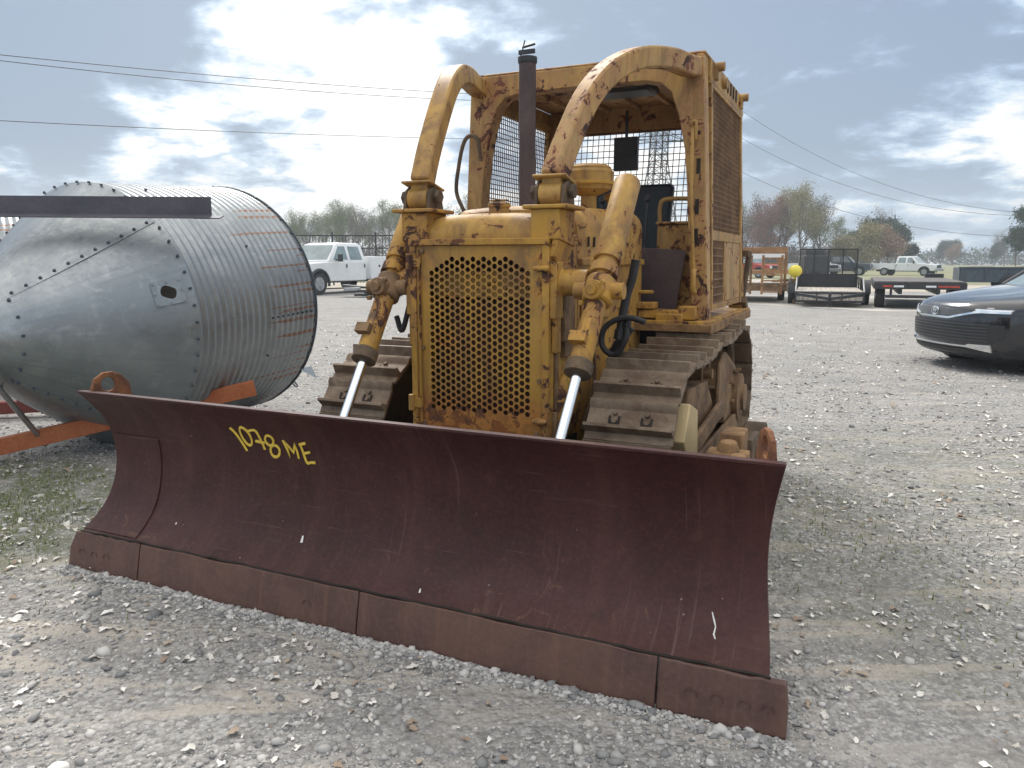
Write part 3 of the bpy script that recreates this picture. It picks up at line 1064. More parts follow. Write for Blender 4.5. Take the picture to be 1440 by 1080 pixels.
def track_path():
    pts = []
    # arcs, then straight runs; top run sags a little
    aF = [(TF[0] - RF * math.sin(a), TF[1] + RF * math.cos(a)) for a in [PI * i / 22 for i in range(23)]]          # top -> front -> bottom
    aR = [(TR[0] + RR * math.sin(a), TR[1] - RR * math.cos(a)) for a in [PI * i / 22 for i in range(23)]]          # bottom -> rear -> top
    pts += aF
    for i in range(1, 12):
        t = i / 12; pts.append((aF[-1][0] + (aR[0][0] - aF[-1][0]) * t, aF[-1][1] + (aR[0][1] - aF[-1][1]) * t))
    pts += aR
    for i in range(1, 12):
        t = i / 12
        pts.append((aR[-1][0] + (aF[0][0] - aR[-1][0]) * t, aR[-1][1] + (aF[0][1] - aR[-1][1]) * t - .022 * math.sin(2 * PI * t) ** 2))
    return pts


TP = track_path()
cum = [0]
for a, b in zip(TP, TP[1:] + TP[:1]):
    cum.append(cum[-1] + math.dist(a, b))
TL = cum[-1]


def at_len(L):
    L %= TL
    for i in range(len(TP)):
        if cum[i + 1] >= L:
            t = (L - cum[i]) / (cum[i + 1] - cum[i])
            a, b = TP[i], TP[(i + 1) % len(TP)]
            return Vector((0, a[0] + (b[0] - a[0]) * t, a[1] + (b[1] - a[1]) * t))


NSH = 31
pitch = TL / NSH
# one shoe, lying with +z outwards, +y along the track (towards the leading lip)
shoe_prof = [(-.098, .000), (-.098, .016), (-.060, .018), (-.050, .068), (-.034, .068), (-.026, .022), (.055, .014), (.080, .027), (.102, .027),
             (.102, .013), (.078, .010), (.052, -.004), (-.045, .000)]
mb = MB()
w = TW[1] - TW[0]
mb.prism([(-w / 2, a, b) for a, b in shoe_prof], (w, 0, 0))
for x in (-.075, .075):
    for y in (-.005, .035):
        mb.cyl((x, y, .012), (x, y, .030), .013, .012, 6)
nf = len(mb.bm.faces)
for x in (-.075, .075):
    mb.box((x, -.012, .0235), (.052, .018, .006)); mb.box((x - .022, .006, .0235), (.010, .03, .006)); mb.box((x + .022, .006, .0235), (.010, .03, .006))  # raised boxes, their dark colour standing in for shade in recessed pockets
mb.bm.faces.ensure_lookup_table()
for f_ in mb.bm.faces[nf:]: f_.material_index = 1
# inner links under the shoe
for x in (-.07, .07):
    mb.box((x, 0, -.035), (.035, .18, .066))
mb.cyl((-.09, -.06, -.04), (.09, -.06, -.04), .022, n=10)
shoe_mesh_obj = mb.build('track_shoe', [M['shoe'], M['dark']], None, .002, 30)
track_parts = []
rnd = random.Random(8)
first = True
for s in (-1, 1):
    fr = MB()
    # track roller frame
    fr.box((s * .75, 2.25, .36), (.20, 1.75, .20))
    fr.box((s * .93, 2.15, .30), (.022, 1.75, .22))
    fr.prism([(s * .90, 1.05, .22), (s * .90, 1.28, .22), (s * .90, 1.75, .44), (s * .90, 1.70, .52), (s * .90, 1.30, .52)], (s * .03, 0, 0))
    fr.box((s * .80, 2.9, .50), (.22, .5, .22))
    track = pm(fr, 'track', M['trackrust'], bevel=.006)
    for k in range(NSH):
        L = k * pitch + .045
        p = at_len(L); q = at_len(L + pitch * .5); q0 = at_len(L - pitch * .5)
        t = (q0 - q).normalized()
        # outward normal
        cen = Vector((0, 2.25, .48))
        nrm = Vector((0, -t.z, t.y))
        if nrm.dot(p - cen) < 0:
            nrm = -nrm
        if first:
            o = shoe_mesh_obj; first = False
        else:
            o = shoe_mesh_obj.copy(); C.objects.link(o)
        o.parent = track
        X = t.cross(nrm)
        Mx = Matrix((X, t, nrm)).transposed().to_4x4()
        o.matrix_local = Matrix.Translation(Vector((s * .75 + rnd.uniform(-.004, .004), p.y, max(p.z, .072)))) @ Mx
    # idler
    mb = MB()
    mb._lathe([(.05, -.07), (.30, -.07), (.30, -.045), (.335, -.045), (.335, -.03), (.36, -.03), (.36, .03), (.335, .03), (.335, .045), (.30, .045), (.30, .07), (.05, .07)],
              Vector((s * .75, TF[0], TF[1])), Vector((1, 0, 0)), 40, True)
    pm(mb, 'idler_wheel', M['dark'], track, bevel=0)
    # sprocket with teeth
    mb = MB()
    nt = 23
    pr = []
    for k in range(nt):
        a0 = 2 * PI * k / nt
        for da, r_ in ((0, .335), (.25, .34), (.42, .39), (.6, .39), (.77, .34)):
            a = a0 + da * 2 * PI / nt
            pr.append((s * .75 - .03, TR[0] + r_ * math.cos(a), TR[1] + r_ * math.sin(a)))
    mb.prism(pr, (.06, 0, 0))
    mb._lathe([(.30, 0), (.30, .05), (.22, .11), (.16, .13), (.16, .17), (.09, .18), (.09, .20)], Vector((s * .78, TR[0], TR[1])), Vector((s, 0, 0)), 28, True)
    for k in range(10):
        a = 2 * PI * k / 10
        mb.bolt((s * .905, TR[0] + .185 * math.cos(a), TR[1] + .185 * math.sin(a)), (s, 0, 0), .016, .03)
    pm(mb, 'sprocket', M['trackrust'], track, bevel=.003)
    for k, v in enumerate((1.78, 2.02, 2.26, 2.50, 2.74)):
        mb = MB()
        mb._lathe([(.04, -.11), (.10, -.11), (.10, -.085), (.08, -.08), (.08, .08), (.10, .085), (.10, .11), (.04, .11)], Vector((s * .75, v, .205)), Vector((1, 0, 0)), 20, True)
        pm(mb, 'roller', M['trackrust'], track, bevel=0)
    mb = MB()
    mb._lathe([(.03, -.10), (.075, -.10), (.06, -.06), (.06, .06), (.075, .10), (.03, .10)], Vector((s * .75, 2.25, .76)), Vector((1, 0, 0)), 20, True)
    mb.box((s * .75, 2.25, .58), (.06, .12, .30)); mb.cyl((s * .66, 2.25, .76), (s * .9, 2.25, .76), .03)
    pm(mb, 'carrier_roller', M['trackrust'], track, bevel=0)
    # front guard: tan block and sloping cover over the recoil spring
    mb = MB()
    mb.prism([(s * .86, 1.26, .44), (s * .86, 1.14, .60), (s * .86, 1.24, .76), (s * .86, 1.42, .70), (s * .86, 1.46, .44)], (s * .125, 0, 0))
    pm(mb, 'idler_guard', M['tan'], track, bevel=.006)
    mb = MB()
    mb.prism([(s * .70, 1.50, .46), (s * .70, 1.62, .76), (s * .70, 2.10, .74), (s * .70, 2.45, .46)], (s * .20, 0, 0))
    mb.prism([(s * .905, 2.28, .46), (s * .905, 2.32, .80), (s * .905, 2.44, .86), (s * .905, 2.55, .80), (s * .905, 2.62, .46)], (s * .025, 0, 0))
    mb.bar((s * .94, 1.50, .47), (s * .94, 2.30, .55), .03, .10)
    pm(mb, 'spring_cover', M['trackrust'], track, bevel=.01)

# --- belly, engine block and side panels
mb = MB()
mb.box((0, 1.9, .42), (.76, 1.55, .24))
mb.box((0, 3.0, .55), (1.0, .9, .45))
mb.box((0, 1.75, .78), (.50, .80, .60))
mb.cyl((-.54, 3.05, .5), (.54, 3.05, .5), .25)
mb.box((0, 2.25, .38), (1.2, .12, .12))
pm(mb, 'belly_pan', M['dark'])
mb = MB()
mb.prism([(-.375, 1.075, .50), (-.375, 1.40, .42), (-.375, 1.40, 1.50), (-.375, 1.075, 1.50)], (.03, 0, 0))
mb.prism([(.345, 1.075, .50), (.345, 1.40, .42), (.345, 1.40, 1.50), (.345, 1.075, 1.50)], (.03, 0, 0))
mb.box((0, 1.235, 1.515), (.75, .33, .03))
mb.box((0, 1.10, .53), (.74, .05, .10))
pm(mb, 'radiator_guard', M['paint_r'], bevel=.006)
mb = MB()
mb.box((0, 1.24, 1.0), (.66, .05, .92))
mb.box((0, 1.20, 1.30), (.60, .03, .07))
pm(mb, 'radiator_core', M['core'])
mb = MB()
mb.box((0, 1.175, 1.29), (.62, .02, .13))
pm(mb, 'fan_shroud', M['paint_b'])

# perforated grille door
PV, PU, RH = .0330, .0284, .0130


def in_perf(u, z):
    if not (-.272 <= u <= .285 and .672 <= z): return False
    top = 1.425 if abs(u - .005) < .15 else 1.425 - (abs(u - .005) - .15) * .62
    return z <= top


mb = MB()
bmt = mb.bm
u0, u1, z0, z1 = -.335, .335, .570, 1.475
cols = int((u1 - u0) / PU) + 3
rows_ = int((z1 - z0) / PV) + 3
NC = 12
vmap = {}


def gv(u, z):
    k = (round(u * 5000), round(z * 5000))
    if k not in vmap:
        vmap[k] = bmt.verts.new((u, 0, z))
    return vmap[k]


for i in range(-1, cols):
    for j in range(-1, rows_):
        cu = u0 + i * PU; cz = z0 + (j + (.5 if i % 2 else 0)) * PV
        a = PV / 2; b_ = PU
        # hexagon with flat top and bottom: width so that columns tile at PU
        hx = [(cu + b_ * 2 / 3, cz), (cu + b_ / 3, cz + a), (cu - b_ / 3, cz + a), (cu - b_ * 2 / 3, cz), (cu - b_ / 3, cz - a), (cu + b_ / 3, cz - a)]
        hv = [gv(*p) for p in hx]
        if in_perf(cu, cz):
            ring = [bmt.verts.new((cu + RH * math.cos(2 * PI * k / NC), 0, cz + RH * math.sin(2 * PI * k / NC))) for k in range(NC)]
            for k in range(6):
                bmt.faces.new([hv[k], hv[(k + 1) % 6], ring[(2 * k + 2) % NC], ring[2 * k + 1], ring[2 * k]])
        else:
            bmt.faces.new(hv)
for co, no in (((u0, 0, 0), (-1, 0, 0)), ((u1, 0, 0), (1, 0, 0)), ((0, 0, z0), (0, 0, -1)), ((0, 0, z1), (0, 0, 1))):
    geom = bmt.verts[:] + bmt.edges[:] + bmt.faces[:]
    bmesh.ops.bisect_plane(bmt, geom=geom, plane_co=co, plane_no=no, clear_outer=True)
for v in bmt.verts:
    v.co.y = 1.040
ext = bmesh.ops.extrude_face_region(bmt, geom=bmt.faces[:])
for v in [e for e in ext['geom'] if isinstance(e, bmesh.types.BMVert)]:
    v.co.y = 1.045
grille = pm(mb, 'grille', M['grille'], bevel=0, label='yellow grille door punched with rows of round holes')
# frame round the door
mb = MB()
mb.box((-.352, 1.055, 1.03), (.034, .045, .92)); mb.box((.352, 1.055, 1.03), (.034, .045, .92))
mb.bar((-.312, 1.030, .60), (-.312, 1.030, 1.46), .006, .018, up=(0, 1, 0))
mb.box((0, 1.045, 1.492), (.738, .05, .03))
pm(mb, 'grille_frame', M['paint_r'], bevel=.005)
for z, s in ((.70, -1), (1.40, -1), (.66, 1), (1.37, 1)):
    mb = MB()
    if s < 0:
        mb.cyl((-.368, 1.025, z - .04), (-.368, 1.025, z + .04), .016, n=12); mb.box((-.335, 1.030, z), (.06, .012, .05))
    else:
        mb.cyl((.30, 1.018, z), (.375, 1.018, z), .012, n=10); mb.box((.34, 1.030, z), (.06, .012, .03))
    pm(mb, 'hinge' if s < 0 else 'latch', M['paint_r'], grille, bevel=.002)
for u, z in ((-.30, .60), (.31, .60), (.318, 1.30), (-.30, 1.45), (-.303, .98), (.322, .85)):
    mb = MB(); mb.bolt((u, 1.040, z), (0, -1, 0), .013, .010)
    pm(mb, 'bolt', M['trackrust'], grille, bevel=0)
# bits of hardware on the guard's right flank
mb = MB(); mb.box((.385, 1.16, 1.32), (.03, .12, .16)); mb.box((.392, 1.20, 1.14), (.04, .14, .22)); mb.box((.386, 1.22, 1.00), (.03, .10, .10))
mb.bolt((.40, 1.13, 1.36), (1, 0, 0)); mb.bolt((.40, 1.19, 1.28), (1, 0, 0))
pm(mb, 'guard_bracket', M['trackrust'], bevel=.004)
mb = MB(); mb.lathe([(.16, 0), (.16, .02), (.125, .035), (.05, .04)], (.376, 1.25, .72), (1, 0, 0), 28)
pm(mb, 'round_cover', M['paint_r'], bevel=.004)
mb = MB(); mb.box((.383, 1.10, .60), (.02, .05, .20)); mb.box((.383, 1.10, .86), (.016, .03, .30))
pm(mb, 'guard_strip', M['trackrust'], bevel=.004)
# trunnion bosses for the lift cylinders
for s, ut in ((-1, -.46), (1, .56)):
    mb = MB()
    mb._lathe([(.075, 0), (.075, .03), (.060, .035), (.060, .16)], Vector((s * .37 - UC * 0, 1.13, 1.305)), Vector((s, 0, 0)), 22, True)
    mb.box((s * .385, 1.13, 1.27), (.035, .17, .26))
    mb.bar((s * .385, 1.09, 1.30), (s * .385, 1.09, .98), .03, .05, up=(0, 1, 0))
    pm(mb, 'trunnion', M['paint_r'], bevel=.005)

# --- hood
def hood_section(v, w, zt, r, zb):
    pts = [(-w, v, zb), (-w, v, zt - r)]
    for k in range(1, 7):
        a = PI / 2 * k / 6
        pts.append((-w + r - r * math.cos(a), v, zt - r + r * math.sin(a)))
    for k in range(1, 5):
        x = (-w + r) + (2 * (w - r)) * k / 5
        pts.append((x, v, zt + .012 * (1 - (x / (w - r)) ** 2)))
    for k in range(0, 7):
        a = PI / 2 * (1 - k / 6)
        pts.append((w - r + r * math.cos(a), v, zt - r + r * math.sin(a)))
    pts.append((w, v, zb))
    return pts


def loft(sections, caps=True):
    mb = MB()
    vs = [[mb.bm.verts.new(p) for p in s] for s in sections]
    n = len(vs[0])
    for A, B in zip(vs, vs[1:]):
        for k in range(n):
            mb.bm.faces.new([A[k], A[(k + 1) % n], B[(k + 1) % n], B[k]])
    if caps:
        mb.bm.faces.new(vs[0]); mb.bm.faces.new(vs[-1][::-1])
    return mb


secs = []
for k in range(7):
    a = PI / 2 * k / 6
    secs.append(hood_section(1.075 + .09 * (1 - math.sin(a)) - .0 , .300, 1.505 + .10 * math.sin(a) if k else 1.505, .05, 1.49))
secs = []
for k in range(8):
    a = PI / 2 * k / 7
    secs.append(hood_section(1.06 + .11 * (1 - math.cos(a)), .325 - .02 * (1 - math.sin(a)), 1.515 + .105 * math.sin(a), .05 + .02 * math.sin(a), 1.49))
secs += [hood_section(1.30, .325, 1.628, .07, 1.40), hood_section(1.435, .325, 1.634, .07, 1.40)]
pm(loft(secs), 'hood_nose', M['paint'], bevel=0, smooth=35)
pm(loft([hood_section(1.44, .355, 1.650, .10, 1.40), hood_section(1.47, .375, 1.672, .11, 1.40), hood_section(1.9, .405, 1.690, .12, 1.40), hood_section(2.38, .425, 1.705, .12, 1.40)]),
   'hood', M['paint_b'], bevel=0, smooth=35)
mb = MB()
for s in (-1, 1):
    mb.prism([(s * .36, 1.40, .44), (s * .36, 1.40, 1.42), (s * .405, 2.40, 1.42), (s * .405, 2.40, .72), (s * .38, 1.9, .50)], (s * .02, 0, 0))
    mb.prism([(s * .382, 1.42, 1.10), (s * .382, 1.42, 1.36), (s * .40, 1.82, 1.36), (s * .40, 1.82, 1.10)], (s * .012, 0, 0))
    mb.prism([(s * .37, 1.40, 1.38), (s * .41, 2.40, 1.38), (s * .41, 2.40, 1.415), (s * .37, 1.40, 1.415)], (s * .03, 0, 0))
pm(mb, 'engine_side_panel', M['paint'], bevel=.01)
for v in (1.52, 1.60, 1.75, 2.0, 2.2):
    mb = MB(); mb.box((.386 + (v - 1.47) * .035, v, 1.50), (.006, .014, .05))
    pm(mb, 'panel_slot', M['dark'], bevel=0)
mb = MB(); mb.tube(smoothpath([(.40, 1.42, .55), (.41, 1.58, .80), (.40, 1.52, 1.10)], 6), .009, 8)
pm(mb, 'drain_pipe', M['grime'], bevel=0)
mb = MB()
mb._lathe([(.05, 0), (.05, .03), (.055, .03), (.055, .05), (.03, .055)], Vector((.02, 1.24, 1.632)), Vector((0, 0, 1)), 16, True)
mb.box((.02, 1.24, 1.695), (.09, .04, .008))
pm(mb, 'radiator_cap', M['paint_b'], bevel=.002)

# --- exhaust stack
mb = MB()
mb.tube([(.02, 1.58, 1.62), (.02, 1.58, 2.41)], .044, 20)
mb.tube([(.02, 1.58, 1.655), (.02, 1.58, 1.68)], .062, 20)
stack = pm(mb, 'exhaust_stack', M['purple'], bevel=0)
mb = MB()
mb.lathe([(.048, 0), (.050, .01), (.050, .03)], (.02, 1.58, 2.405), (0, 0, 1), 18)
mb.bar((-.02, 1.58, 2.44), (.0, 1.59, 2.52), .03, .006)
mb.box((.02, 1.57, 2.46), (.09, .012, .022)); mb.cyl((.0, 1.56, 2.48), (.07, 1.56, 2.49), .006, n=8)
pm(mb, 'rain_cap', M['black'], stack, bevel=.001)

# --- air pre-cleaner
mb = MB()
cx, cy = .215, 2.0
mb._lathe([(.045, 1.69), (.045, 1.765), (.075, 1.775), (.125, 1.80), (.130, 1.815), (.138, 1.825), (.138, 1.895), (.125, 1.91), (.125, 1.92), (.10, 1.935), (.02, 1.93)],
          Vector((cx, cy, 0)), Vector((0, 0, 1)), 32, True)
pm(mb, 'air_precleaner', M['paint_b'], bevel=0, smooth=35)
mb = MB()
mb._lathe([(.14, 1.822), (.146, 1.826), (.146, 1.838), (.14, 1.842)], Vector((cx, cy, 0)), Vector((0, 0, 1)), 32, True)
mb._lathe([(.045, 1.69), (.06, 1.74), (.075, 1.75), (.075, 1.78), (.04, 1.79)], Vector((cx + .13, cy + .12, 0)), Vector((0, 0, 1)), 20, True)
pm(mb, 'precleaner_band', M['paint'], bevel=0)

# --- canopy (roll-over structure)
sq = [(-.5, -.5), (.5, -.5), (.5, .5), (-.5, .5)]
HT = lambda z: .825 - .075 * (z - 1.05) / 1.5       # half width of the canopy at height z


def arch_path(s, dz=0.0):
    top = 0 if s < 0 else -.018
    ctl = [(.350, 1.13, 1.775), (.372, 1.24, 1.95), (.405, 1.41, 2.17), (.455, 1.60, 2.345), (.53, 1.84, 2.455), (.62, 2.12, 2.505), (.675, 2.32, 2.508), (.70, 2.46, 2.510)]
    return smoothpath([(s * a, b, c + (top if 1.5 < b < 2.4 else 0)) for a, b, c in ctl], 5)


for s in (-1, 1):
    mb = MB()
    P_ = arch_path(s)
    mb.tube(P_, 1.0, section=[(a * .096, b * .108) for a, b in sq], up=(s * -.25, -.0, 1) if False else None)
    arch = pm(mb, 'roll_arch', M['paint_b'] if s < 0 else M['roof'], bevel=.012, smooth=40)
    # swivel joint at the foot
    b0 = Vector((s * .35, 1.13, 1.70))
    mb = MB()
    mb.box((b0.x, b0.y + .01, 1.768), (.165, .15, .012), Matrix.Rotation(R(-14), 3, 'X'))
    mb.bar((b0.x, b0.y + .01, 1.68), (b0.x, b0.y + .015, 1.78), .095, .09, up=(0, 1, 0))
    mb.cyl((b0.x - .055, b0.y - .005, 1.705), (b0.x + .055, b0.y - .005, 1.705), .055, n=20)
    pm(mb, 'arch_foot', M['paint_b'], arch, bevel=.005)
    mb = MB()
    for k in (-1, 1):
        mb.prism([(b0.x + k * .066 - .009, b0.y - .06, 1.655), (b0.x + k * .066 - .009, b0.y + .08, 1.655), (b0.x + k * .066 - .009, b0.y + .06, 1.74),
                  (b0.x + k * .066 - .009, b0.y, 1.77), (b0.x + k * .066 - .009, b0.y - .05, 1.74)], (.018, 0, 0))
    mb.cyl((b0.x - .10, b0.y, 1.715), (b0.x + .10, b0.y, 1.715), .022, n=12)
    mb.cyl((b0.x + .085, b0.y, 1.715), (b0.x + .105, b0.y, 1.715), .034, n=6)
    mb.cyl((b0.x - .085, b0.y, 1.715), (b0.x - .105, b0.y, 1.715), .034, n=6)
    pm(mb, 'clevis', M['grime'], arch, bevel=.003)
    # column under the foot
    mb = MB()
    mb.box((b0.x, b0.y + .01, 1.645), (.22, .24, .018))
    mb.prism([(s * .275, 1.04, 1.635), (s * .275, 1.04, 1.50), (s * .275, 1.24, 1.47), (s * .275, 1.24, 1.635)], (s * .14, 0, 0))
    mb.prism([(s * .41, 1.045, 1.50), (s * .385, 1.045, 1.42), (s * .385, 1.20, 1.34), (s * .41, 1.235, 1.47)], (-s * .03, 0, 0))
    pm(mb, 'arch_column', M['paint_r'], bevel=.005)

# front frame: two flared posts and a header with rounded inner corners
outer_l = [(-HT(1.05), 1.05), (-HT(2.60), 2.60)]
inner = [(.735, 1.05), (.69, 1.60), (.675, 1.85), (.655, 2.05), (.615, 2.24), (.565, 2.38), (.50, 2.435), (.40, 2.455), (0, 2.46)]
mb = MB()
bmt = mb.bm
for v in (2.42, 2.54):
    ring = [(-HT(1.05), 1.05), (-HT(2.60), 2.575), (HT(2.60), 2.575), (HT(1.05), 1.05)] + [(a, b) for a, b in inner] + [(-a, b) for a, b in inner[::-1][1:]]
    vs = [bmt.verts.new((a, v, b)) for a, b in ring]
    es = [bmt.edges.new((vs[i], vs[(i + 1) % len(vs)])) for i in range(len(vs))]
    bmesh.ops.triangle_fill(bmt, use_beauty=True, edges=es)
    if v == 2.42: va = vs
for i in range(len(va)):
    j = (i + 1) % len(va)
    bmt.faces.new([va[i], va[j], vs[j], vs[i]])
front_frame = pm(mb, 'canopy_front_frame', M['roof'], bevel=.006, smooth=30)
mb = MB()
for s in (-1, 1):
    mb.bar((s * (HT(1.05) - .055), 3.86, 1.05), (s * (HT(2.55) - .055), 3.80, 2.56), .10, .10, up=(0, 1, 0))
mb.box((0, 3.82, 2.488), (1.50, .09, .174))
pm(mb, 'canopy_rear_frame', M['roof'], bevel=.008)
mb = MB()
mb.prism([(-.755, 2.43, 2.576), (.755, 2.43, 2.576), (.755, 3.90, 2.576), (-.755, 3.90, 2.576)], (0, 0, .016))
for u in (-.5, -.25, 0, .25, .5):
    mb.box((u, 3.16, 2.558), (.03, 1.24, .034))
roof = pm(mb, 'canopy_roof', M['roof'], bevel=.008)
# side header with lugs and vents
for s in (-1, 1):
    mb = MB()
    mb.bar((s * .755, 2.545, 2.505), (s * .755, 3.78, 2.505), .022, .138)
    mb.bar((s * .745, 2.545, 2.46), (s * .745, 3.78, 2.46), .05, .03)
    hd = pm(mb, 'side_header', M['paint_b'], bevel=.003)
    mb = MB()
    for v in (2.66, 3.62):
        mb = MB()
        mb.cyl((s * .765, v, 2.545), (s * .825, v, 2.545), .027, n=14)
        mb.box((s * .775, v, 2.51), (.03, .045, .08))
        pm(mb, 'lug', M['paint_b'], hd, bevel=.003)
    mb = MB(); mb.cyl((s * .765, 2.95, 2.51), (s * .795, 2.95, 2.51), .035, n=14)
    pm(mb, 'lug', M['paint_b'], hd, bevel=.003)
    for k in range(4):
        mb = MB(); mb.box((s * .768, 3.12 + k * .11, 2.525), (.008, .03, .075))
        pm(mb, 'vent_slot', M['dark'], hd, bevel=0)


# screens
def mesh_screen(p00, p10, p01, nx, nz, r):
    """woven wire panel; corners bottom-left, bottom-right, top-left"""
    a, b, c = Vector(p00), Vector(p10), Vector(p01)
    ex, ez = b - a, c - a
    mb = MB()
    for i in range(nx + 1):
        p = a + ex * i / nx
        mb.tube([p, p + ez], r, 4, caps=False)
    for j in range(nz + 1):
        p = a + ez * j / nz + (ex.cross(ez)).normalized() * r * .6
        mb.tube([p, p + ex], r, 4, caps=False)
    return mb


pm(mesh_screen((-.70, 3.80, 1.56), (.70, 3.80, 1.56), (-.66, 3.80, 2.40), 30, 18, .0032), 'rear_screen', M['bronze'], bevel=0)
mb = MB()
mb.bar((-.74, 3.80, 1.55), (.74, 3.80, 1.55), .04, .05); mb.bar((-.70, 3.80, 2.40), (.70, 3.80, 2.40), .03, .03)
for u in (-.70, .70): mb.bar((u, 3.80, 1.55), (u * .95, 3.80, 2.42), .03, .03, up=(0, 1, 0))
pm(mb, 'rear_screen_frame', M['bronze'])
for s in (-1, 1):
    # frame members of the cab side
    mb = MB()
    x0, x1 = HT(1.1) - .02, HT(2.44) - .005
    xa = lambda z: s * (x0 + (x1 - x0) * (z - 1.1) / 1.34)
    for v in (2.60, 3.74):
        mb.bar((xa(1.10), v, 1.10), (xa(2.45), v, 2.45), .035, .045, up=(0, 1, 0))
    for z in (1.12, 1.56, 2.44):
        mb.bar((xa(z), 2.60, z), (xa(z), 3.76, z), .035, .06 if z == 1.56 else .035)
    mb.bar((xa(1.3), 3.06, 1.12), (xa(1.56), 3.06, 1.56), .03, .04, up=(0, 1, 0))
    sf = pm(mb, 'side_door', M['paint_b'], bevel=.003)
    bz = .95 if s > 0 else .8
    pm(mesh_screen((xa(1.58), 2.63, 1.58), (xa(1.58), 3.72, 1.58), (xa(2.43), 2.63, 2.43), 34, 26, .0050 if s > 0 else .0035), 'side_screen', M['bronze'], sf, bevel=0)
    mb = MB()
    if s > 0:
        for k in range(6):
            z = 1.62 + k * .145
            mb.bar((xa(z) - .012, 2.63, z), (xa(z) - .012, 3.72, z), .006, .035)
        for k in range(7):
            v = 2.70 + k * .16
            mb.bar((xa(1.58) - .016, v, 1.58), (xa(2.43) - .016, v, 2.43), .006, .05, up=(0, 1, 0))
        pm(mb, 'screen_slats', M['bronze'], sf, bevel=0)
        pm(mesh_screen((xa(1.14), 2.64, 1.14), (xa(1.14), 3.03, 1.14), (xa(1.53), 2.64, 1.53), 8, 8, .007), 'lower_screen', M['bronze'], sf, bevel=0)
    mb = MB()
    mb.prism([(xa(1.14), 3.09, 1.14), (xa(1.14), 3.71, 1.14), (xa(1.53), 3.71, 1.53), (xa(1.53), 3.09, 1.53)], (s * .012, 0, 0))
    pm(mb, 'side_panel', M['roof'], sf, bevel=.003)
mb = MB()
mb.tube([(.80, 3.93, 1.10), (.84, 3.93, 1.48)], .022, 8)
mb.box((.82, 3.90, 1.46), (.05, .08, .05))
mb.bar((.80, 3.93, 1.02), (.80, 3.80, 1.12), .10, .06)
pm(mb, 'rear_corner_post', M['grime'])

# floor / fenders, ragged edge
mb = MB()
rnd = random.Random(3)
pts = [(-.86, 2.28, 1.03), (.80, 2.28, 1.03)]
edge = [(.86 + rnd.uniform(-.008, .008), 2.34 + .155 * i, 1.03) for i in range(11)]
pts += edge + [(-.86, 3.90, 1.03)]
mb.prism(pts, (0, 0, .025))
pm(mb, 'floor', M['paint_r'], bevel=.003)
mb = MB()
mb.bar((-.86, 2.285, 1.015), (.86, 2.285, 1.015), .02, .045)
for s in (-1, 1): mb.bar((s * .868, 2.29, 1.01), (s * .868, 3.88, 1.01), .016, .055)
pm(mb, 'floor_edge', M['rustyel'], bevel=.003)
mb = MB()
for s in (-1, 1):
    mb.box((s * .60, 3.25, .99), (.46, 1.1, .02)); mb.box((s * .42, 3.1, .80), (.04, 1.4, .42))
pm(mb, 'fender', M['dark'], bevel=0)

# cab interior
mb = MB()
mb.box((0, 2.42, 1.30), (.70, .12, .56)); mb.box((-.10, 2.50, 1.60), (.50, .10, .20))
pm(mb, 'dashboard', M['black'], bevel=.01)
mb = MB()
mb.box((.06, 3.25, 1.28), (.58, .50, .14)); mb.box((.06, 3.20, 1.14), (.46, .4, .16))
seat = pm(mb, 'seat', M['vinyl'], bevel=.03)
mb = MB()
mb.prism([(-.22, 3.28, 1.36), (.34, 3.28, 1.36), (.37, 3.36, 1.93), (.34, 3.37, 1.95), (-.22, 3.37, 1.95), (-.25, 3.36, 1.93)], (0, .09, .01))
pm(mb, 'seat_backrest', M['vinyl'], seat, bevel=.02)
mb = MB()
mb.box((.57, 2.95, 1.35), (.26, .55, .56)); mb.box((.57, 2.95, 1.64), (.28, .57, .02))
pm(mb, 'console_box', M['paint_b'], bevel=.008)
mb = MB()
mb.tube(smoothpath([(.45, 2.70, 1.65), (.45, 2.70, 1.75), (.48, 2.72, 1.79), (.64, 2.76, 1.79), (.68, 2.77, 1.76), (.68, 2.77, 1.65)], 4), .014, 8)
pm(mb, 'grab_rail', M['paint_b'], bevel=0)
mb = MB()
mb.prism([(.30, 2.56, 1.10), (.60, 2.56, 1.10), (.64, 2.62, 1.47), (.34, 2.62, 1.49)], (0, .012, 0))
pm(mb, 'kick_plate', M['purple'], bevel=.003)
mb = MB()
mb.box((.40, 2.36, 1.14), (.26, .10, .04)); mb.box((.40, 2.36, 1.22), (.22, .05, .02)); mb.box((.55, 2.40, 1.09), (.25, .16, .05)); mb.box((.72, 2.42, 1.10), (.10, .20, .08))
mb.box((.62, 2.34, 1.065), (.16, .08, .06))
pm(mb, 'step_bracket', M['paint_r'], bevel=.006)
mb = MB()
for x, a in ((.30, -.05), (.36, .02), (.05, .03), (-.2, -.02)):
    mb.tube([(x, 2.62, 1.30), (x + a, 2.66, 1.78)], .009, 8); mb.lathe([(.01, 0), (.022, .015), (.022, .035), (.008, .05)], (x + a, 2.66, 1.77), (0, 0, 1), 12)
pm(mb, 'control_lever', M['black'], bevel=0)
mb = MB()
mb.box((-.02, 3.50, 2.19), (.18, .05, .24)); mb.tube([(-.02, 3.5, 2.3), (-.02, 3.5, 2.5)], .012, 8)
pm(mb, 'mirror', M['black'], bevel=.01)
mb = MB()
mb.box((.12, 2.95, 2.53), (.42, .26, .07))
pm(mb, 'roof_vent', M['black'], bevel=.03)
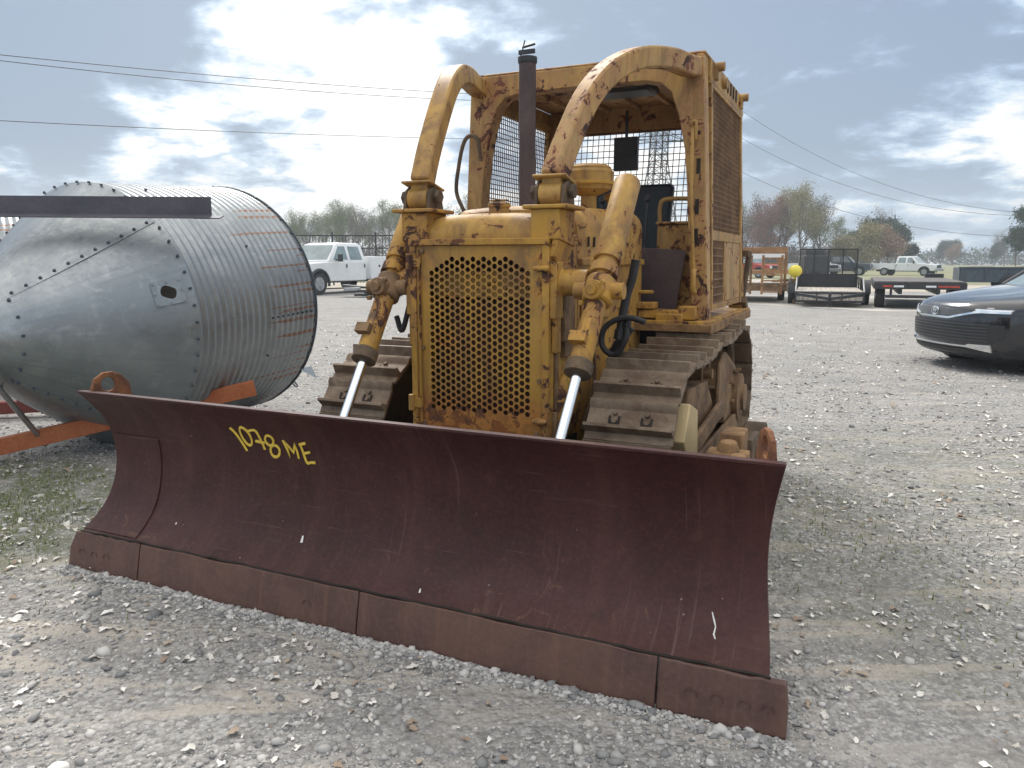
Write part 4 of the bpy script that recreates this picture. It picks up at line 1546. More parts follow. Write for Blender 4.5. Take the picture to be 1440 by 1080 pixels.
# handrail on the right-hand side of the hood
mb = MB()
mb.tube(smoothpath([(-.76, 2.38, 1.66), (-.79, 2.38, 1.732), (-.845, 2.38, 1.86), (-.826, 2.38, 2.02), (-.790, 2.38, 2.16), (-.745, 2.38, 2.21), (-.69, 2.38, 2.19), (-.672, 2.38, 2.12), (-.672, 2.40, 2.05)], 6), .013, 10)
pm(mb, 'handrail', M['grime'], bevel=0)
mb = MB()
mb.tube([(.705, 2.40, 2.16), (.705, 2.38, 2.10), (.715, 2.37, 1.75), (.74, 2.38, 1.35), (.745, 2.40, 1.26)], .011, 10)
mb.tube(smoothpath([(.705, 2.41, 2.16), (.70, 2.38, 2.19), (.725, 2.38, 2.19), (.722, 2.40, 2.1)], 4), .009, 8)
mb.tube(smoothpath([(.745, 2.40, 1.36), (.745, 2.36, 1.33), (.745, 2.36, 1.24), (.745, 2.41, 1.22)], 4), .016, 8)
pm(mb, 'grab_handle', M['paint_b'], bevel=0)
for z in (1.55, 1.72, 1.95):
    mb = MB(); mb.box((.74, 2.417, z), (.022, .01, .085))
    pm(mb, 'post_slot', M['dark'], front_frame, bevel=0, uc=False)

# --- lift cylinders (absolute u, no centre offset)
for s, (ub, um, ut) in ((-1, (-.450, -.495, -.515)), (1, (.622, .595, .635))):
    def axis(v):
        t = (v - .60) / .85
        u = ub + (um - ub) * min(t / .6, 1) + (ut - um) * max(0, (t - .6) / .4)
        return Vector((u, v, .665 + 1.115 * t))
    a0, a1 = axis(.35), axis(1.46)
    d = (axis(1.45) - axis(.60)).normalized()
    A_ = axis(.60) - d * .35
    pt = lambda L: axis(.60) + d * L
    Lg = (axis(1.45) - axis(.60)).length
    mb = MB()
    mb.lathe([(.044, 0), (.048, .012), (.048, Lg - .56), (.056, Lg - .45)], pt(.36), d, 28)
    mb.lathe([(.066, 0), (.066, .05)], pt(Lg * .60), d, 28)
    mb.lathe([(.062, 0), (.064, .01), (.064, Lg - (Lg * .66) - .012), (.057, Lg - (Lg * .66))], pt(Lg * .66), d, 28)
    cylb = mb.build('lift_cylinder', M['paint'] if s > 0 else M['paint_r'], dozer, 0, 35)
    mb = MB()
    mb.lathe([(.050, 0), (.060, .004), (.060, .055), (.052, .065)], pt(.33), d, 28)
    mb.build('cylinder_gland', M['grime'], cylb, 0, 35)
    mb = MB()
    mb.tube([A_, pt(.36)], .0225, 20)
    mb.build('cylinder_rod', M['chrome'], cylb, 0, 35)
    mb = MB()
    tc = pt(Lg * .545)
    mb.tube([tc - d * .07, tc - d * .06, tc + d * .05, tc + d * .06], [.058, .068, .068, .058], 28)
    mb.cyl(tc + Vector((-.115, 0, 0)), tc + Vector((.115, 0, 0)), .038, n=18)
    mb.cyl(tc + Vector((.0, -.04, 0)), tc + Vector((0, -.105, .01)), .048, .043, n=20)
    mb.cyl(tc + Vector((.0, -.104, .01)), tc + Vector((0, -.108, .01)), .032, .030, n=20)
    mb.cyl(tc + Vector((.0, -.11, .01)), tc + Vector((0, -.125, .01)), .024, n=8)
    mb.bolt(tc + Vector((.05, -.10, .04)), (0, -1, 0), .013, .02); mb.bolt(tc + Vector((-.05, -.09, -.05)), (0, -1, 0), .013, .02)
    mb.box(pt(.50) + Vector((-.015, -.058, .02)), (.075, .04, .05), Matrix.Rotation(R(-35), 3, 'X'))
    mb.bar(pt(.44) + Vector((.0, -.045, 0)), pt(.62) + Vector((0, -.055, 0)), .035, .012, up=(0, -1, .3))
    mb.build('cylinder_collar', M['trackrust'] if s < 0 else M['paint_r'], cylb, .004, 35)
    mb = MB()
    mb.box(A_ + d * .02, (.07, .09, .09)); mb.box(A_ + Vector((0, -.04, 0)), (.14, .05, .14))
    mb.build('rod_end', M['grime'], cylb, .005, 30)

# --- hydraulic hoses
for pts, r in (([(.655, 1.55, 1.41), (.640, 1.55, 1.32), (.615, 1.55, 1.24), (.60, 1.54, 1.15), (.59, 1.53, 1.06)], .022),
               ([(.725, 1.5, 1.104), (.654, 1.5, 1.123), (.59, 1.5, 1.117), (.525, 1.5, 1.079), (.501, 1.5, 1.022), (.512, 1.5, .966), (.557, 1.5, .935), (.596, 1.5, .956), (.628, 1.5, 1.02), (.627, 1.52, 1.076)], .015),
               ([(.520, 1.56, .80), (.532, 1.55, .88), (.546, 1.55, .944), (.579, 1.54, 1.002), (.599, 1.54, 1.052)], .018),
               ([(.60, 1.53, .80), (.575, 1.53, .90), (.585, 1.53, .98), (.62, 1.53, 1.03)], .013),
               ([(-.50, 1.15, 1.12), (-.46, 1.14, 1.05), (-.42, 1.16, 1.20)], .014)):
    mb = MB()
    mb.tube(smoothpath(pts, 7), r, 10)
    mb.cyl(pts[-1], tuple(Vector(pts[-1]) + (Vector(pts[-1]) - Vector(pts[-2])).normalized() * .05), r * 1.35, n=8)
    mb.build('hydraulic_hose', M['blackrub'], dozer, 0, 40)


# ------------------------------------------------------------------ grain bin lying on its side
BC, BR, BTH, BPH, BL = Vector((-3.108, 5.761, .983)), .986, 1.180, .058, 1.349


def grain_bin(label, cat, C0, detail=True):
    root = thing('grain_bin', label, cat)
    root.location = C0
    root.rotation_euler = (0, -BPH, BTH)
    N = 120
    def ring(mb, s, r, n=N):
        return [mb.bm.verts.new((s, -r * math.cos(2 * PI * k / n), r * math.sin(2 * PI * k / n))) for k in range(n)]
    def skin(mb, prof, n=N):
        rs = [ring(mb, s, r, n) for s, r in prof]
        for A, B in zip(rs, rs[1:]):
            for k in range(n):
                mb.bm.faces.new([A[k], A[(k + 1) % n], B[(k + 1) % n], B[k]])
        return rs
    # corrugated barrel
    mb = MB()
    prof = []
    m = int(BL / .0675 * 8)
    for i in range(m + 1):
        s = BL * i / m
        prof.append((s, BR - .006 + .0065 * math.sin(2 * PI * s / .0675) + (.004 if s > BL * .56 else 0)))
    rs = skin(mb, prof)
    o = mb.build('barrel', M['galvc'], root, 0, 60)
    # far end wall: low cone roof
    mb = MB(); skin(mb, [(BL - .01, BR - .012), (BL + .12, .5), (BL + .14, .18), (BL + .14, .001)])
    mb.build('roof_cone', M['galv'], root, 0, 30)
    mb = MB(); mb.tube([(BL + .004, -BR * math.cos(t), BR * math.sin(t)) for t in [2 * PI * k / 96 for k in range(96)]], .010, 6, closed=True)
    mb.build('rim', M['bluegrey'], root, 0, 40)
    # smooth hopper cone with slight dents
    mb = MB()
    prof = [(s, BR * (1 + s / 1.27)) for s in [-1.08 * i / 18 for i in range(19)]]
    prof[0] = (0.012, BR + .003)
    rs = skin(mb, prof)
    for i, rg in enumerate(rs[1:-1]):
        for v in rg:
            a = math.atan2(v.co.z, v.co.y)
            dd = .012 * noise.noise(Vector((v.co.x * 2.2, math.cos(a) * 2.2, math.sin(a) * 2.2)))
            v.co.y += dd * math.cos(a); v.co.z += dd * math.sin(a)
    hop = mb.build('hopper_cone', M['galv'], root, 0, 60)
    # collar and boot
    mb = MB(); skin(mb, [(-1.05, .185), (-1.09, .165), (-1.36, .15), (-1.36, .001)])
    mb.build('hopper_boot', M['galv'], root, 0, 30)
    # seam laps with bolts
    def cone_pt(s, a, off=0.0):
        r = BR * (1 + s / 1.27) + off if s < 0 else BR + off
        return Vector((s, -r * math.cos(a), r * math.sin(a)))
    seams = [R(46), R(-60), R(186), R(118), R(-118)]
    for a in seams:
        mb = MB()
        mb.slab([[cone_pt(-.01 - .82 * i / 12, a - .02 * (1 + 2.0 * i / 12), .006) for i in range(13)], [cone_pt(-.01 - .82 * i / 12, a + .012, .007) for i in range(13)]],
                [[cone_pt(-.01 - .82 * i / 12, a - .02 * (1 + 2.0 * i / 12), -.002) for i in range(13)], [cone_pt(-.01 - .82 * i / 12, a + .012, -.002) for i in range(13)]])
        mb.build('cone_seam', M['galv'], root, 0, 30)
    bolts = []
    for a in seams:
        for i in range(11):
            bolts.append((cone_pt(-.05 - .075 * i, a, .004), a))
    for k in range(52):
        a = 2 * PI * k / 52
        bolts.append((Vector((-.012, -(BR - .004) * math.cos(a), (BR - .004) * math.sin(a))), a))
    for k in range(18):
        a = 2 * PI * k / 18
        bolts.append((cone_pt(-.83, a, .004), a))
    if detail:
        for k in range(9):
            s = .78 + k * .062
            bolts.append((Vector((s, -(BR + .001) * math.cos(R(-4)), (BR + .001) * math.sin(R(-4)))), R(-4)))
        for s, a in ((.70, 30), (.76, -22), (.74, -45), (.5, 48), (.62, 60), (.28, 70)):
            bolts.append((Vector((s, -BR * math.cos(R(a)), BR * math.sin(R(a)))), R(a)))
        for k in range(40):
            a = 2 * PI * k / 40
            bolts.append((Vector((BL - .02, -BR * math.cos(a), BR * math.sin(a))), a))
    mb = MB()
    for p, a in bolts:
        nrm = Vector((0, -math.cos(a), math.sin(a)))
        mb.bolt(p, nrm, .0105, .013)
    tag(mb.build('bolts', M['bluegrey'], root, 0, 0), kind='stuff')
    if detail:
        # square inspection plate with a broken opening
        mb = MB()
        c = cone_pt(-.125, R(14), .010)
        ex = (cone_pt(-.25, R(14)) - cone_pt(0, R(14))).normalized(); ez = Vector((0, math.sin(R(14)), math.cos(R(14))))
        nn = ex.cross(ez).normalized()
        if nn.dot(Vector((0, -1, 0))) < 0: nn = -nn
        outer = [(-.10, -.085), (.10, -.085), (.10, .085), (-.10, .085)]
        inner_ = [(.052 * math.cos(t), .046 * math.sin(t) * (1 + .25 * math.sin(2 * t))) for t in [2 * PI * k / 14 for k in range(14)]]
        for off in (0, .006):
            ov = [mb.bm.verts.new(c + ex * a + ez * b + nn * off) for a, b in outer]
            iv = [mb.bm.verts.new(c + ex * a + ez * b + nn * off) for a, b in inner_]
            es = [mb.bm.edges.new((ov[i], ov[(i + 1) % 4])) for i in range(4)] + [mb.bm.edges.new((iv[i], iv[(i + 1) % 14])) for i in range(14)]
            bmesh.ops.triangle_fill(mb.bm, use_beauty=True, edges=es)
        for a, b in ((-.085, -.07), (.085, -.07), (.085, .07), (-.085, .07), (0, .07), (0, -.07), (-.085, 0), (.085, 0)):
            mb.bolt(c + ex * a + ez * b + nn * .006, nn, .008, .010)
        hatch = mb.build('inspection_plate', M['galv'], root, 0, 0)
        mb = MB()
        vs = [c + ex * a * 1.05 + ez * b * 1.05 + nn * -.004 for a, b in inner_]
        mb.prism(vs, nn * .006)
        mb.build('opening', M['dark'], hatch, 0, 0)
        pA = Vector((BL - .0, -BR * math.cos(R(-37)), BR * math.sin(R(-37))))
        nrm = Vector((0, -math.cos(R(-37)), math.sin(R(-37))))
        mb = MB(); mb.prism([pA + Vector((-.05, 0, 0)), pA + Vector((.12, 0, 0)) + nrm * .01, pA + nrm * .10 + Vector((.10, 0, -.05))], Vector((0, .006, .006)))
        mb.build('bent_flap', M['galv'], root, 0, 0)
        mb = MB(); pB = Vector((BL - .04, -BR * math.cos(R(-46)), BR * math.sin(R(-46)))); nB = Vector((0, -math.cos(R(-46)), math.sin(R(-46))))
        mb.tube(smoothpath([pB, pB + nB * .06, pB + nB * .06 + Vector((.03, 0, 0)), pB + Vector((.03, 0, 0))], 4), .006, 6)
        mb.build('handle', M['bluegrey'], root, 0, 40)
    return root




gb = grain_bin('galvanised hopper-bottom grain bin lying on its side, rust-streaked corrugated barrel behind the dozer blade', 'grain bin', BC)
gb['group'] = 'grain bins lying in the yard'
g2 = grain_bin('pale corrugated grain bin at the far left edge, mostly hidden behind the larger bin cone', 'grain bin', Vector((-6.7, 8.3, .983)), False)
g2['group'] = 'grain bins lying in the yard'
g2.rotation_euler = (0, -.03, R(35))


def angle_iron(name, label, p, q, w, h, mat, up=(0, 0, 1), t=.008, group=None):
    mb = MB()
    p, q = Vector(p), Vector(q); d = (q - p).normalized(); u = Vector(up); x = d.cross(u).normalized(); u = x.cross(d).normalized()
    mb.prism([p, p + x * w, p + x * w + u * t, p + x * t + u * t, p + x * t + u * h, p + u * h], q - p)
    o = mb.build(name, mat, None, .002, 30)
    return tag(o, label, 'steel beam', group)


SB = 'steel beams around the grain bin'
# long angle resting across the two bins
mb = MB()
p, q = Vector((-6.4, 5.24, 1.73)), Vector((-1.99, 5.24, 1.70))
d = (q - p).normalized(); x = d.cross(Vector((0, 0, 1))).normalized(); u = Vector((0, 0, 1))
sec = [(0, 0), (.09, -.022), (.092, -.014), (.008, .008), (.008, .125), (0, .125)]
mb.prism([p + x * a + u * b for a, b in sec], d * 4.40)
mb.prism([q - d * .10 + x * a + u * b for a, b in [(0, -.002), (.09, -.024), (.092, -.017), (.008, .005)]], d * .17)
tag(mb.build('steel_beam', M['greyp'], None, .002, 30), 'long dark grey-purple angle beam laid across the top of the grain bin', 'steel beam', SB)
mb = MB()
mb.bar((-4.10, 5.05, .02), (-1.985, 5.86, .44), .075, .115, up=(0, 0, 1))
tag(mb.build('steel_beam', M['orange'], None, .004, 30), 'bright orange primed steel channel slanting up from the ground to the bin barrel', 'steel beam', SB)
mb = MB()
mb.bar((-6.2, 6.55, .05), (-3.75, 7.0, .12), .10, .11, up=(0, 0, 1))
tag(mb.build('steel_beam', M['redp2'], None, .004, 30), 'dark red steel beam on the ground under the bin cone at the left edge', 'steel beam', SB)
mb = MB()
mb.bar((-9.5, 7.2, 1.58), (-4.55, 6.9, 1.62), .08, .10, up=(0, 0, 1))
tag(mb.build('steel_beam', M['purple'], None, .004, 30), 'short end of a brown beam poking in at the left edge over the bin cone', 'steel beam', SB)
mb = MB()
mb.tube([(-3.23, 4.45, .98), (-3.27, 4.6, .86), (-3.35, 5.30, .20), (-3.36, 5.40, .10)], .019, 12)
tag(mb.build('steel_tube', M['chrome2'], None, 0, 40), 'thin bare metal tube leaning from the bin cone down to the orange beam', 'tube')


# ------------------------------------------------------------------ dark crossover car at the right
def super_outline(yf, yb, w, cf, cb, n=16, pw=3.0):
    """plan outline at one height: front bow, straight flanks, rear bow (x, y), closed"""
    pts = []
    for i in range(n + 1):
        x = -w + 2 * w * i / n
        # denser near the corners
        x = w * math.sin(PI / 2 * (2 * i / n - 1))
        pts.append((x, yf + cf * abs(x / w) ** pw))
    for i in range(1, 12):
        pts.append((w, yf + cf + (yb - cb - yf - cf) * i / 12))
    for i in range(n + 1):
        x = w * math.sin(PI / 2 * (1 - 2 * i / n))
        pts.append((x, yb - cb * abs(x / w) ** pw))
    for i in range(11, 0, -1):
        pts.append((-w, yf + cf + (yb - cb - yf - cf) * i / 12))
    return pts


CARL = [(.17, .16, 4.55, .86), (.22, .06, 4.66, .90), (.32, .02, 4.72, .92), (.42, .015, 4.74, .925), (.55, .0, 4.74, .925), (.66, .01, 4.72, .925),
        (.74, .035, 4.70, .92), (.79, .07, 4.68, .915), (.83, .14, 4.66, .90), (.87, .27, 4.64, .885), (.91, .47, 4.62, .87), (.95, .72, 4.60, .855), (.99, 1.0, 4.58, .835), (1.02, 1.22, 4.55, .81)]


def car_front(x, z):
    for a, b in zip(CARL, CARL[1:]):
        if a[0] <= z <= b[0]:
            t = (z - a[0]) / (b[0] - a[0])
            yf = a[1] + (b[1] - a[1]) * t; w = a[3] + (b[3] - a[3]) * t
            return yf + .36 * min(1, abs(x / w)) ** 3.0
    return 0


car = thing('parked_car', 'dark grey crossover car nosing in at the right edge with chrome grille strips', 'car', (5.66, 10.32, 0), R(-89))
car.scale = (1.08,) * 3
mb = MB()
rings = [[(x, y, z) for x, y in super_outline(yf, yb, w, .36, .25)] for z, yf, yb, w in CARL]
vs = [[mb.bm.verts.new(p) for p in r] for r in rings]
n = len(vs[0])
for A, B in zip(vs, vs[1:]):
    for k in range(n):
        mb.bm.faces.new([A[k], A[(k + 1) % n], B[(k + 1) % n], B[k]])
mb.bm.faces.new(vs[0]); mb.bm.faces.new(vs[-1])
body = mb.build('body', M['carpaint'], car, 0, 50)
mb = MB()
GL = [(1.00, 1.16, 4.52, .815, .22), (1.15, 1.42, 4.40, .79, .2), (1.35, 1.80, 4.22, .73, .2), (1.52, 2.16, 4.0, .66, .2), (1.60, 2.42, 3.8, .61, .2)]
vs = [[mb.bm.verts.new((x, y, z)) for x, y in super_outline(yf, yb, w, cf, .2)] for z, yf, yb, w, cf in GL]
for A, B in zip(vs, vs[1:]):
    for k in range(n):
        mb.bm.faces.new([A[k], A[(k + 1) % n], B[(k + 1) % n], B[k]])
mb.bm.faces.new(vs[-1])
mb.build('windows', M['glass_l'], car, 0, 50)
mb = MB()
vs = [[mb.bm.verts.new((x, y, z)) for x, y in super_outline(yf, yb, w, .2, .2)] for z, yf, yb, w in [(1.585, 2.38, 3.9, .63), (1.62, 2.5, 3.8, .60), (1.64, 2.8, 3.5, .52)]]
for A, B in zip(vs, vs[1:]):
    for k in range(n):
        mb.bm.faces.new([A[k], A[(k + 1) % n], B[(k + 1) % n], B[k]])
mb.bm.faces.new(vs[-1])
for s in (-1, 1):
    mb.tube([(s * .80, 1.36, 1.0), (s * .74, 1.80, 1.30), (s * .64, 2.35, 1.58)], .028, 8)
mb.build('car_roof', M['carpaint'], car, 0, 50)


def patch(xs, zlo, zhi, off, mat, name, parent, nz=4, nx=20, th=.012, label=None):
    """strip hugging the curved nose of the car between two height curves"""
    A, B = [], []
    for j in range(nz + 1):
        ra, rb = [], []
        for i in range(nx + 1):
            x = xs[0] + (xs[1] - xs[0]) * i / nx
            z = zlo(x) + (zhi(x) - zlo(x)) * j / nz
            y = car_front(x, z)
            ra.append((x * (1 + off * .4), y - off, z)); rb.append((x, y + th, z))
        A.append(ra); B.append(rb)
    m_ = MB(); m_.slab(A, B)
    return m_.build(name, mat, parent, 0, 40, label=label)


patch((-.80, .80), lambda x: .36 + .03 * abs(x), lambda x: .60 - .06 * max(0, abs(x) - .5), .006, M['asph'], 'lower_grille', body)
for k in range(6):
    z = .385 + .037 * k
    patch((-.76, .76), lambda x, z=z: z, lambda x, z=z: z + .010, .012, M['grey_trim'], 'grille_slat', body, 1)
patch((-.56, .56), lambda x: .655 + .02 * abs(x), lambda x: .755 - .03 * abs(x), .008, M['grey_trim'], 'upper_grille', body)
patch((-.90, .90), lambda x: .625 + (.085 * min(1, max(0, abs(x) - .30) / .35)), lambda x: .650 + (.085 * min(1, max(0, abs(x) - .30) / .35)) + .015 * (abs(x) > .6), .018, M['chrome'], 'chrome_strip', body, 2, 40)
patch((-.78, .78), lambda x: .305 - .0 * abs(x) - (.05 * max(0, abs(x) - .55) / .25), lambda x: .325 + .02 * (abs(x) > .58), .020, M['chrome'], 'bumper_strip', body, 2, 40)
patch((-.82, .82), lambda x: .20, lambda x: .28, .010, M['asph'], 'air_intake', body, 2)
for s in (-1, 1):
    a, b = (s * .60, s * .905)
    patch((min(a, b), max(a, b)), lambda x: .742, lambda x: .785, .006, M['grey_trim'], 'headlight', body, 2)
    patch((min(a, b), max(a, b)), lambda x: .744, lambda x: .753, .010, M['lamp'], 'light_strip', body, 1)
    patch((min(s * .70, s * .76), max(s * .70, s * .76)), lambda x: .757, lambda x: .775, .008, M['steelw'], 'headlamp_lens', body, 1)
    patch((min(s * .62, s * .88), max(s * .62, s * .88)), lambda x: .38 + .2 * (abs(x) - .62), lambda x: .58, .008, M['asph'], 'fog_lamp_recess', body, 2)
mb = MB()
# round emblem: an oval ring with two crossing ovals
yl = car_front(0, .705) - .020
for (cx_, cz_, rx, rz) in ((0, .705, .070, .047), (0, .722, .042, .018), (0, .705, .017, .044)):
    mb.tube([(cx_ + rx * math.cos(t), yl, cz_ + rz * math.sin(t)) for t in [2 * PI * i / 24 for i in range(24)]], .0065, 6, closed=True)
mb.build('emblem', M['chrome'], body, 0, 40)


def wheel(mb_parent, x, y, r, w, name='wheel', rim=.66, mat_r='steelw'):
    s = 1 if x > 0 else -1
    m_ = MB()
    m_._lathe([(r * rim, -w / 2), (r * .93, -w / 2), (r, -w * .36), (r, w * .36), (r * .93, w / 2), (r * rim, w / 2)], Vector((x, y, r)), Vector((1, 0, 0)), 28, False)
    o = m_.build(name, M['tyre'], mb_parent, 0, 40)
    m_ = MB()
    m_._lathe([(r * rim, 0), (r * rim * .92, .012), (r * rim * .8, -.03), (r * .25, -.01), (r * .2, .02)], Vector((x + s * w * .42, y, r)), Vector((s, 0, 0)), 24, True)
    for k in range(5):
        a = 2 * PI * k / 5
        m_.bar((x + s * w * .43, y + r * .15 * math.cos(a), r + r * .15 * math.sin(a)), (x + s * w * .43, y + r * .6 * math.cos(a), r + r * .6 * math.sin(a)), .05, .02, up=(1, 0, 0))
    m_.build('rim', M[mat_r], o, 0, 40)
    return o


for s in (-1, 1):
    for y in (.96, 3.66):
        wheel(car, s * .80, y, .365, .235)
        mb = MB(); mb.cyl((s * .80, y, .385), (s * .932, y, .385), .42, n=36)
        mb.build('wheel_arch', M['asph'], body, 0, 30)
    mb = MB(); mb.box((s * .95, 1.72, 1.08), (.18, .10, .13)); mb.box((s * .85, 1.74, 1.03), (.1, .05, .04))
    mb.build('wing_mirror', M['carpaint'], car, .03, 40)
mb = MB(); mb.box((0, 2.3, .24), (1.5, 3.9, .12)); mb.build('underbody', M['asph'], car, .02, 30)


# ------------------------------------------------------------------ pickups
def pickup(name, label, loc, rz, scale=1.0, crew=True, service=False, mat='white', group=None, cat='pickup truck', detail=True):
    t = thing(name, label, cat, loc, rz, group)
    t.scale = (scale,) * 3
    L0 = 6.1 if crew else 5.5
    yc = 1.55                      # cowl
    yb = 3.75 if crew else 3.05    # cab back
    W = .98
    mb = MB()
    # lower body up to the belt line
    prof = [(.05, .50), (.0, .62), (.02, .98), (.10, 1.10), (.55, 1.16), (yc, 1.22), (yb, 1.24), (yb, .48), (1.55, .48), (1.50, .62), (1.36, .80), (1.12, .92), (.90, .94), (.66, .82), (.52, .62), (.48, .50)]
    mb.prism([(-W, y, z) for y, z in prof], (2 * W, 0, 0))
    b_ = mb.build('body', M[mat], t, .04, 40)
    mb = MB()
    lo = [(-W + .02, yc - .02, 1.22), (W - .02, yc - .02, 1.22), (W - .02, yb, 1.22), (-W + .02, yb, 1.22)]
    hi = [(-.78, yc + .62, 1.88), (.78, yc + .62, 1.88), (.78, yb - .10, 1.88), (-.78, yb - .10, 1.88)]
    mid = [(-.70, yc + .85, 1.94), (.70, yc + .85, 1.94), (.70, yb - .25, 1.94), (-.70, yb - .25, 1.94)]
    v = [[mb.bm.verts.new(p) for p in r] for r in (lo, hi, mid)]
    for A, B in zip(v, v[1:]):
        for k in range(4):
            mb.bm.faces.new([A[k], A[(k + 1) % 4], B[(k + 1) % 4], B[k]])
    mb.bm.faces.new(v[2]); mb.bm.faces.new(v[0][::-1])
    mb.build('cab', M[mat], t, .03, 40)
    # windows
    def quad_on(a, b, c, d_, off, nm):
        m_ = MB(); a, b, c, d_ = map(Vector, (a, b, c, d_)); nn = (b - a).cross(d_ - a).normalized() * off
        m_.prism([a + nn, b + nn, c + nn, d_ + nn], -nn * .5)
        m_.build(nm, M['glass_l'], t, 0, 0)
    quad_on((-.84, yc + .06, 1.285), (.84, yc + .06, 1.285), (.74, yc + .56, 1.83), (-.74, yc + .56, 1.83), .02, 'windscreen')
    for s in (-1, 1):
        xl, xh = s * (W - .02 - .025), s * (.78 + .02)
        wins = [(yc + .30, yc + 1.12, yc + .72, yc + 1.08)]
        if crew: wins.append((yc + 1.28, yb - .22, yc + 1.26, yb - .30))
        for y0, y1, y2, y3 in wins:
            f_ = lambda z: s * (W - .02 - (W - .02 - .78) * (z - 1.22) / .66)
            m_ = MB()
            o_ = s * .015
            P_ = [Vector((f_(1.30) + o_, y0, 1.30)), Vector((f_(1.30) + o_, y1, 1.30)), Vector((f_(1.80) + o_, y3, 1.80)), Vector((f_(1.80) + o_, y2, 1.80))]
            m_.prism(P_, (-s * .012, 0, 0))
            m_.build('window', M['glass_l'], t, 0, 0)
        if detail:
            for y in ((yc + 1.0, yb - .12) if crew else (yc + 1.0,)):
                m_ = MB(); m_.box((s * (W + .015), y, 1.06), (.03, .05, .14)); m_.build('door_handle', M['asph'], t, .005, 30)
            m_ = MB(); m_.box((s * (W + .20), yc + .42, 1.36), (.20, .09, .28)); m_.box((s * (W + .06), yc + .42, 1.28), (.2, .04, .05)); m_.build('wing_mirror', M['asph'], t, .02, 30)
        m_ = MB(); m_.box((s * .76, .005, .93), (.30, .06, .20)); m_.build('headlight', M['lamp'], t, .01, 30)
        for y in (1.02, L0 - 1.25):
            wheel(t, s * .86, y, .41, .27)
            if y < 2:
                m_ = MB(); m_.tube([(s * (W + .01), y + .50 * math.cos(a), .42 + .50 * math.sin(a)) for a in [PI * k / 14 for k in range(-1, 16)]], .05, 8); m_.build('fender_flare', M['asph'], t, 0, 40)
    m_ = MB(); m_.box((0, -.02, .93), (1.15, .05, .30)); m_.build('grille', M['asph'], t, .01, 30)
    m_ = MB(); m_.box((0, -.06, .60), (1.96, .16, .24)); m_.build('bumper', M['steelw'], t, .03, 30)
    m_ = MB(); m_.box((0, 3.2, .50), (.9, 5.2, .16)); m_.build('chassis', M['asph'], t, 0, 30)
    m_ = MB()
    if service:
        for s in (-1, 1):
            m_.box((s * .84, (yb + L0) / 2 + .1, .98), (.44, L0 - yb - .1, .90))
        m_.box((0, (yb + L0) / 2 + .1, .72), (1.3, L0 - yb - .1, .1)); m_.box((0, L0 - .02, .95), (1.3, .06, .5))
        bx = m_.build('service_box', M[mat], t, .02, 30)
        for s in (-1, 1):
            for k in range(3):
                y0 = yb + .14 + k * .76
                m_ = MB(); m_.box((s * 1.064, y0 + .36, .98 if k != 1 else 1.2), (.012, .70, .82 if k != 1 else .36)); d_ = m_.build('box_door', M[mat], bx, .004, 30)
                m_ = MB(); m_.cyl((s * 1.07, y0 + (.58 if k == 0 else .14), 1.05), (s * 1.085, y0 + (.58 if k == 0 else .14), 1.05), .05, n=12); m_.build('latch', M['asph'], d_, 0, 30)
    else:
        for s in (-1, 1):
            m_.prism([(s * .94, yb + .05, .62), (s * .94, yb + .05, 1.22), (s * .94, L0, 1.22), (s * .94, L0, .62), (s * .94, L0 - .75, .62), (s * .94, L0 - .9, .85), (s * .94, L0 - 1.25, .95), (s * .94, L0 - 1.6, .85), (s * .94, L0 - 1.75, .62)], (-s * .10, 0, 0))
        m_.box((0, yb + .08, .92), (1.8, .05, .58)); m_.box((0, L0 - .03, .92), (1.8, .06, .58)); m_.box((0, (yb + L0) / 2, .66), (1.8, L0 - yb - .1, .05))
        m_.build('bed', M[mat], t, .02, 30)
    return t


# local +y runs towards the tail; the nose points along local -y
pickup('pickup_truck', 'white crew cab service truck with side boxes parked beyond the grain bin', (-9.7, 32.4, 0), R(-28), 1.15, True, True, group=None)
pickup('pickup_truck', 'white pickup behind the service truck, only its roof and windscreen showing past the side boxes', (-8.3, 42.0, 0), R(-70), 1.05, True, False, detail=False)
pickup('pickup_truck', 'white pickup with open door parked far off behind the black flatbed trailer', (42.0, 76.5, 0), R(-62 + 105), 1.0, True, False)
pickup('pickup_truck', 'white pickup seen through the mesh tailgate of the black utility trailer', (30.5, 74, 0), R(12), 1.0, True, False, detail=False)
pickup('pickup_truck', 'faded red pickup half hidden behind the rusty ramp trailer', (22.4, 66, 0), R(40), 1.0, True, False, mat='redp', detail=False)
pickup('pickup_truck', 'black flat-fronted pickup between the utility trailer and the white pickup far behind', (37.0, 80, 0), R(60), 1.05, True, False, mat='bluegrey', detail=False)


# ------------------------------------------------------------------ trailers
t = thing('utility_trailer', 'black single-axle utility trailer with wooden deck and upright mesh tailgate', 'trailer', (9.85, 24.0, 0), R(-21))
mb = MB()
for s in (-1, 1):
    mb.bar((s * .98, 0, .44), (s * .98, 4.3, .44), .06, .10)
    mb.bar((s * .98, .9, .86), (s * .98, 4.3, .86), .05, .05)
    for y in (.9, 2.0, 3.1, 4.3): mb.bar((s * .98, y, .44), (s * .98, y, .86), .05, .05, up=(0, 1, 0))
mb.bar((-1.0, 0, .44), (1.0, 0, .44), .08, .06); mb.bar((-1.0, 4.3, .44), (1.0, 4.3, .44), .08, .06)
mb.bar((-1.0, -.02, .18), (1.0, -.02, .18), .06, .06)
for x in (-.98, -.36, .36, .98): mb.bar((x, -.02, .18), (x, 0, .44), .05, .05, up=(0, 1, 0))
mb.bar((-.95, 0, .40), (0, -1.0, .30), .07, .09); mb.bar((.95, 0, .40), (0, -1.0, .30), .07, .09)
mb.cyl((0, -.85, .08), (0, -.85, .48), .045); mb.cyl((0, -.85, .05), (0, -.85, .09), .09)
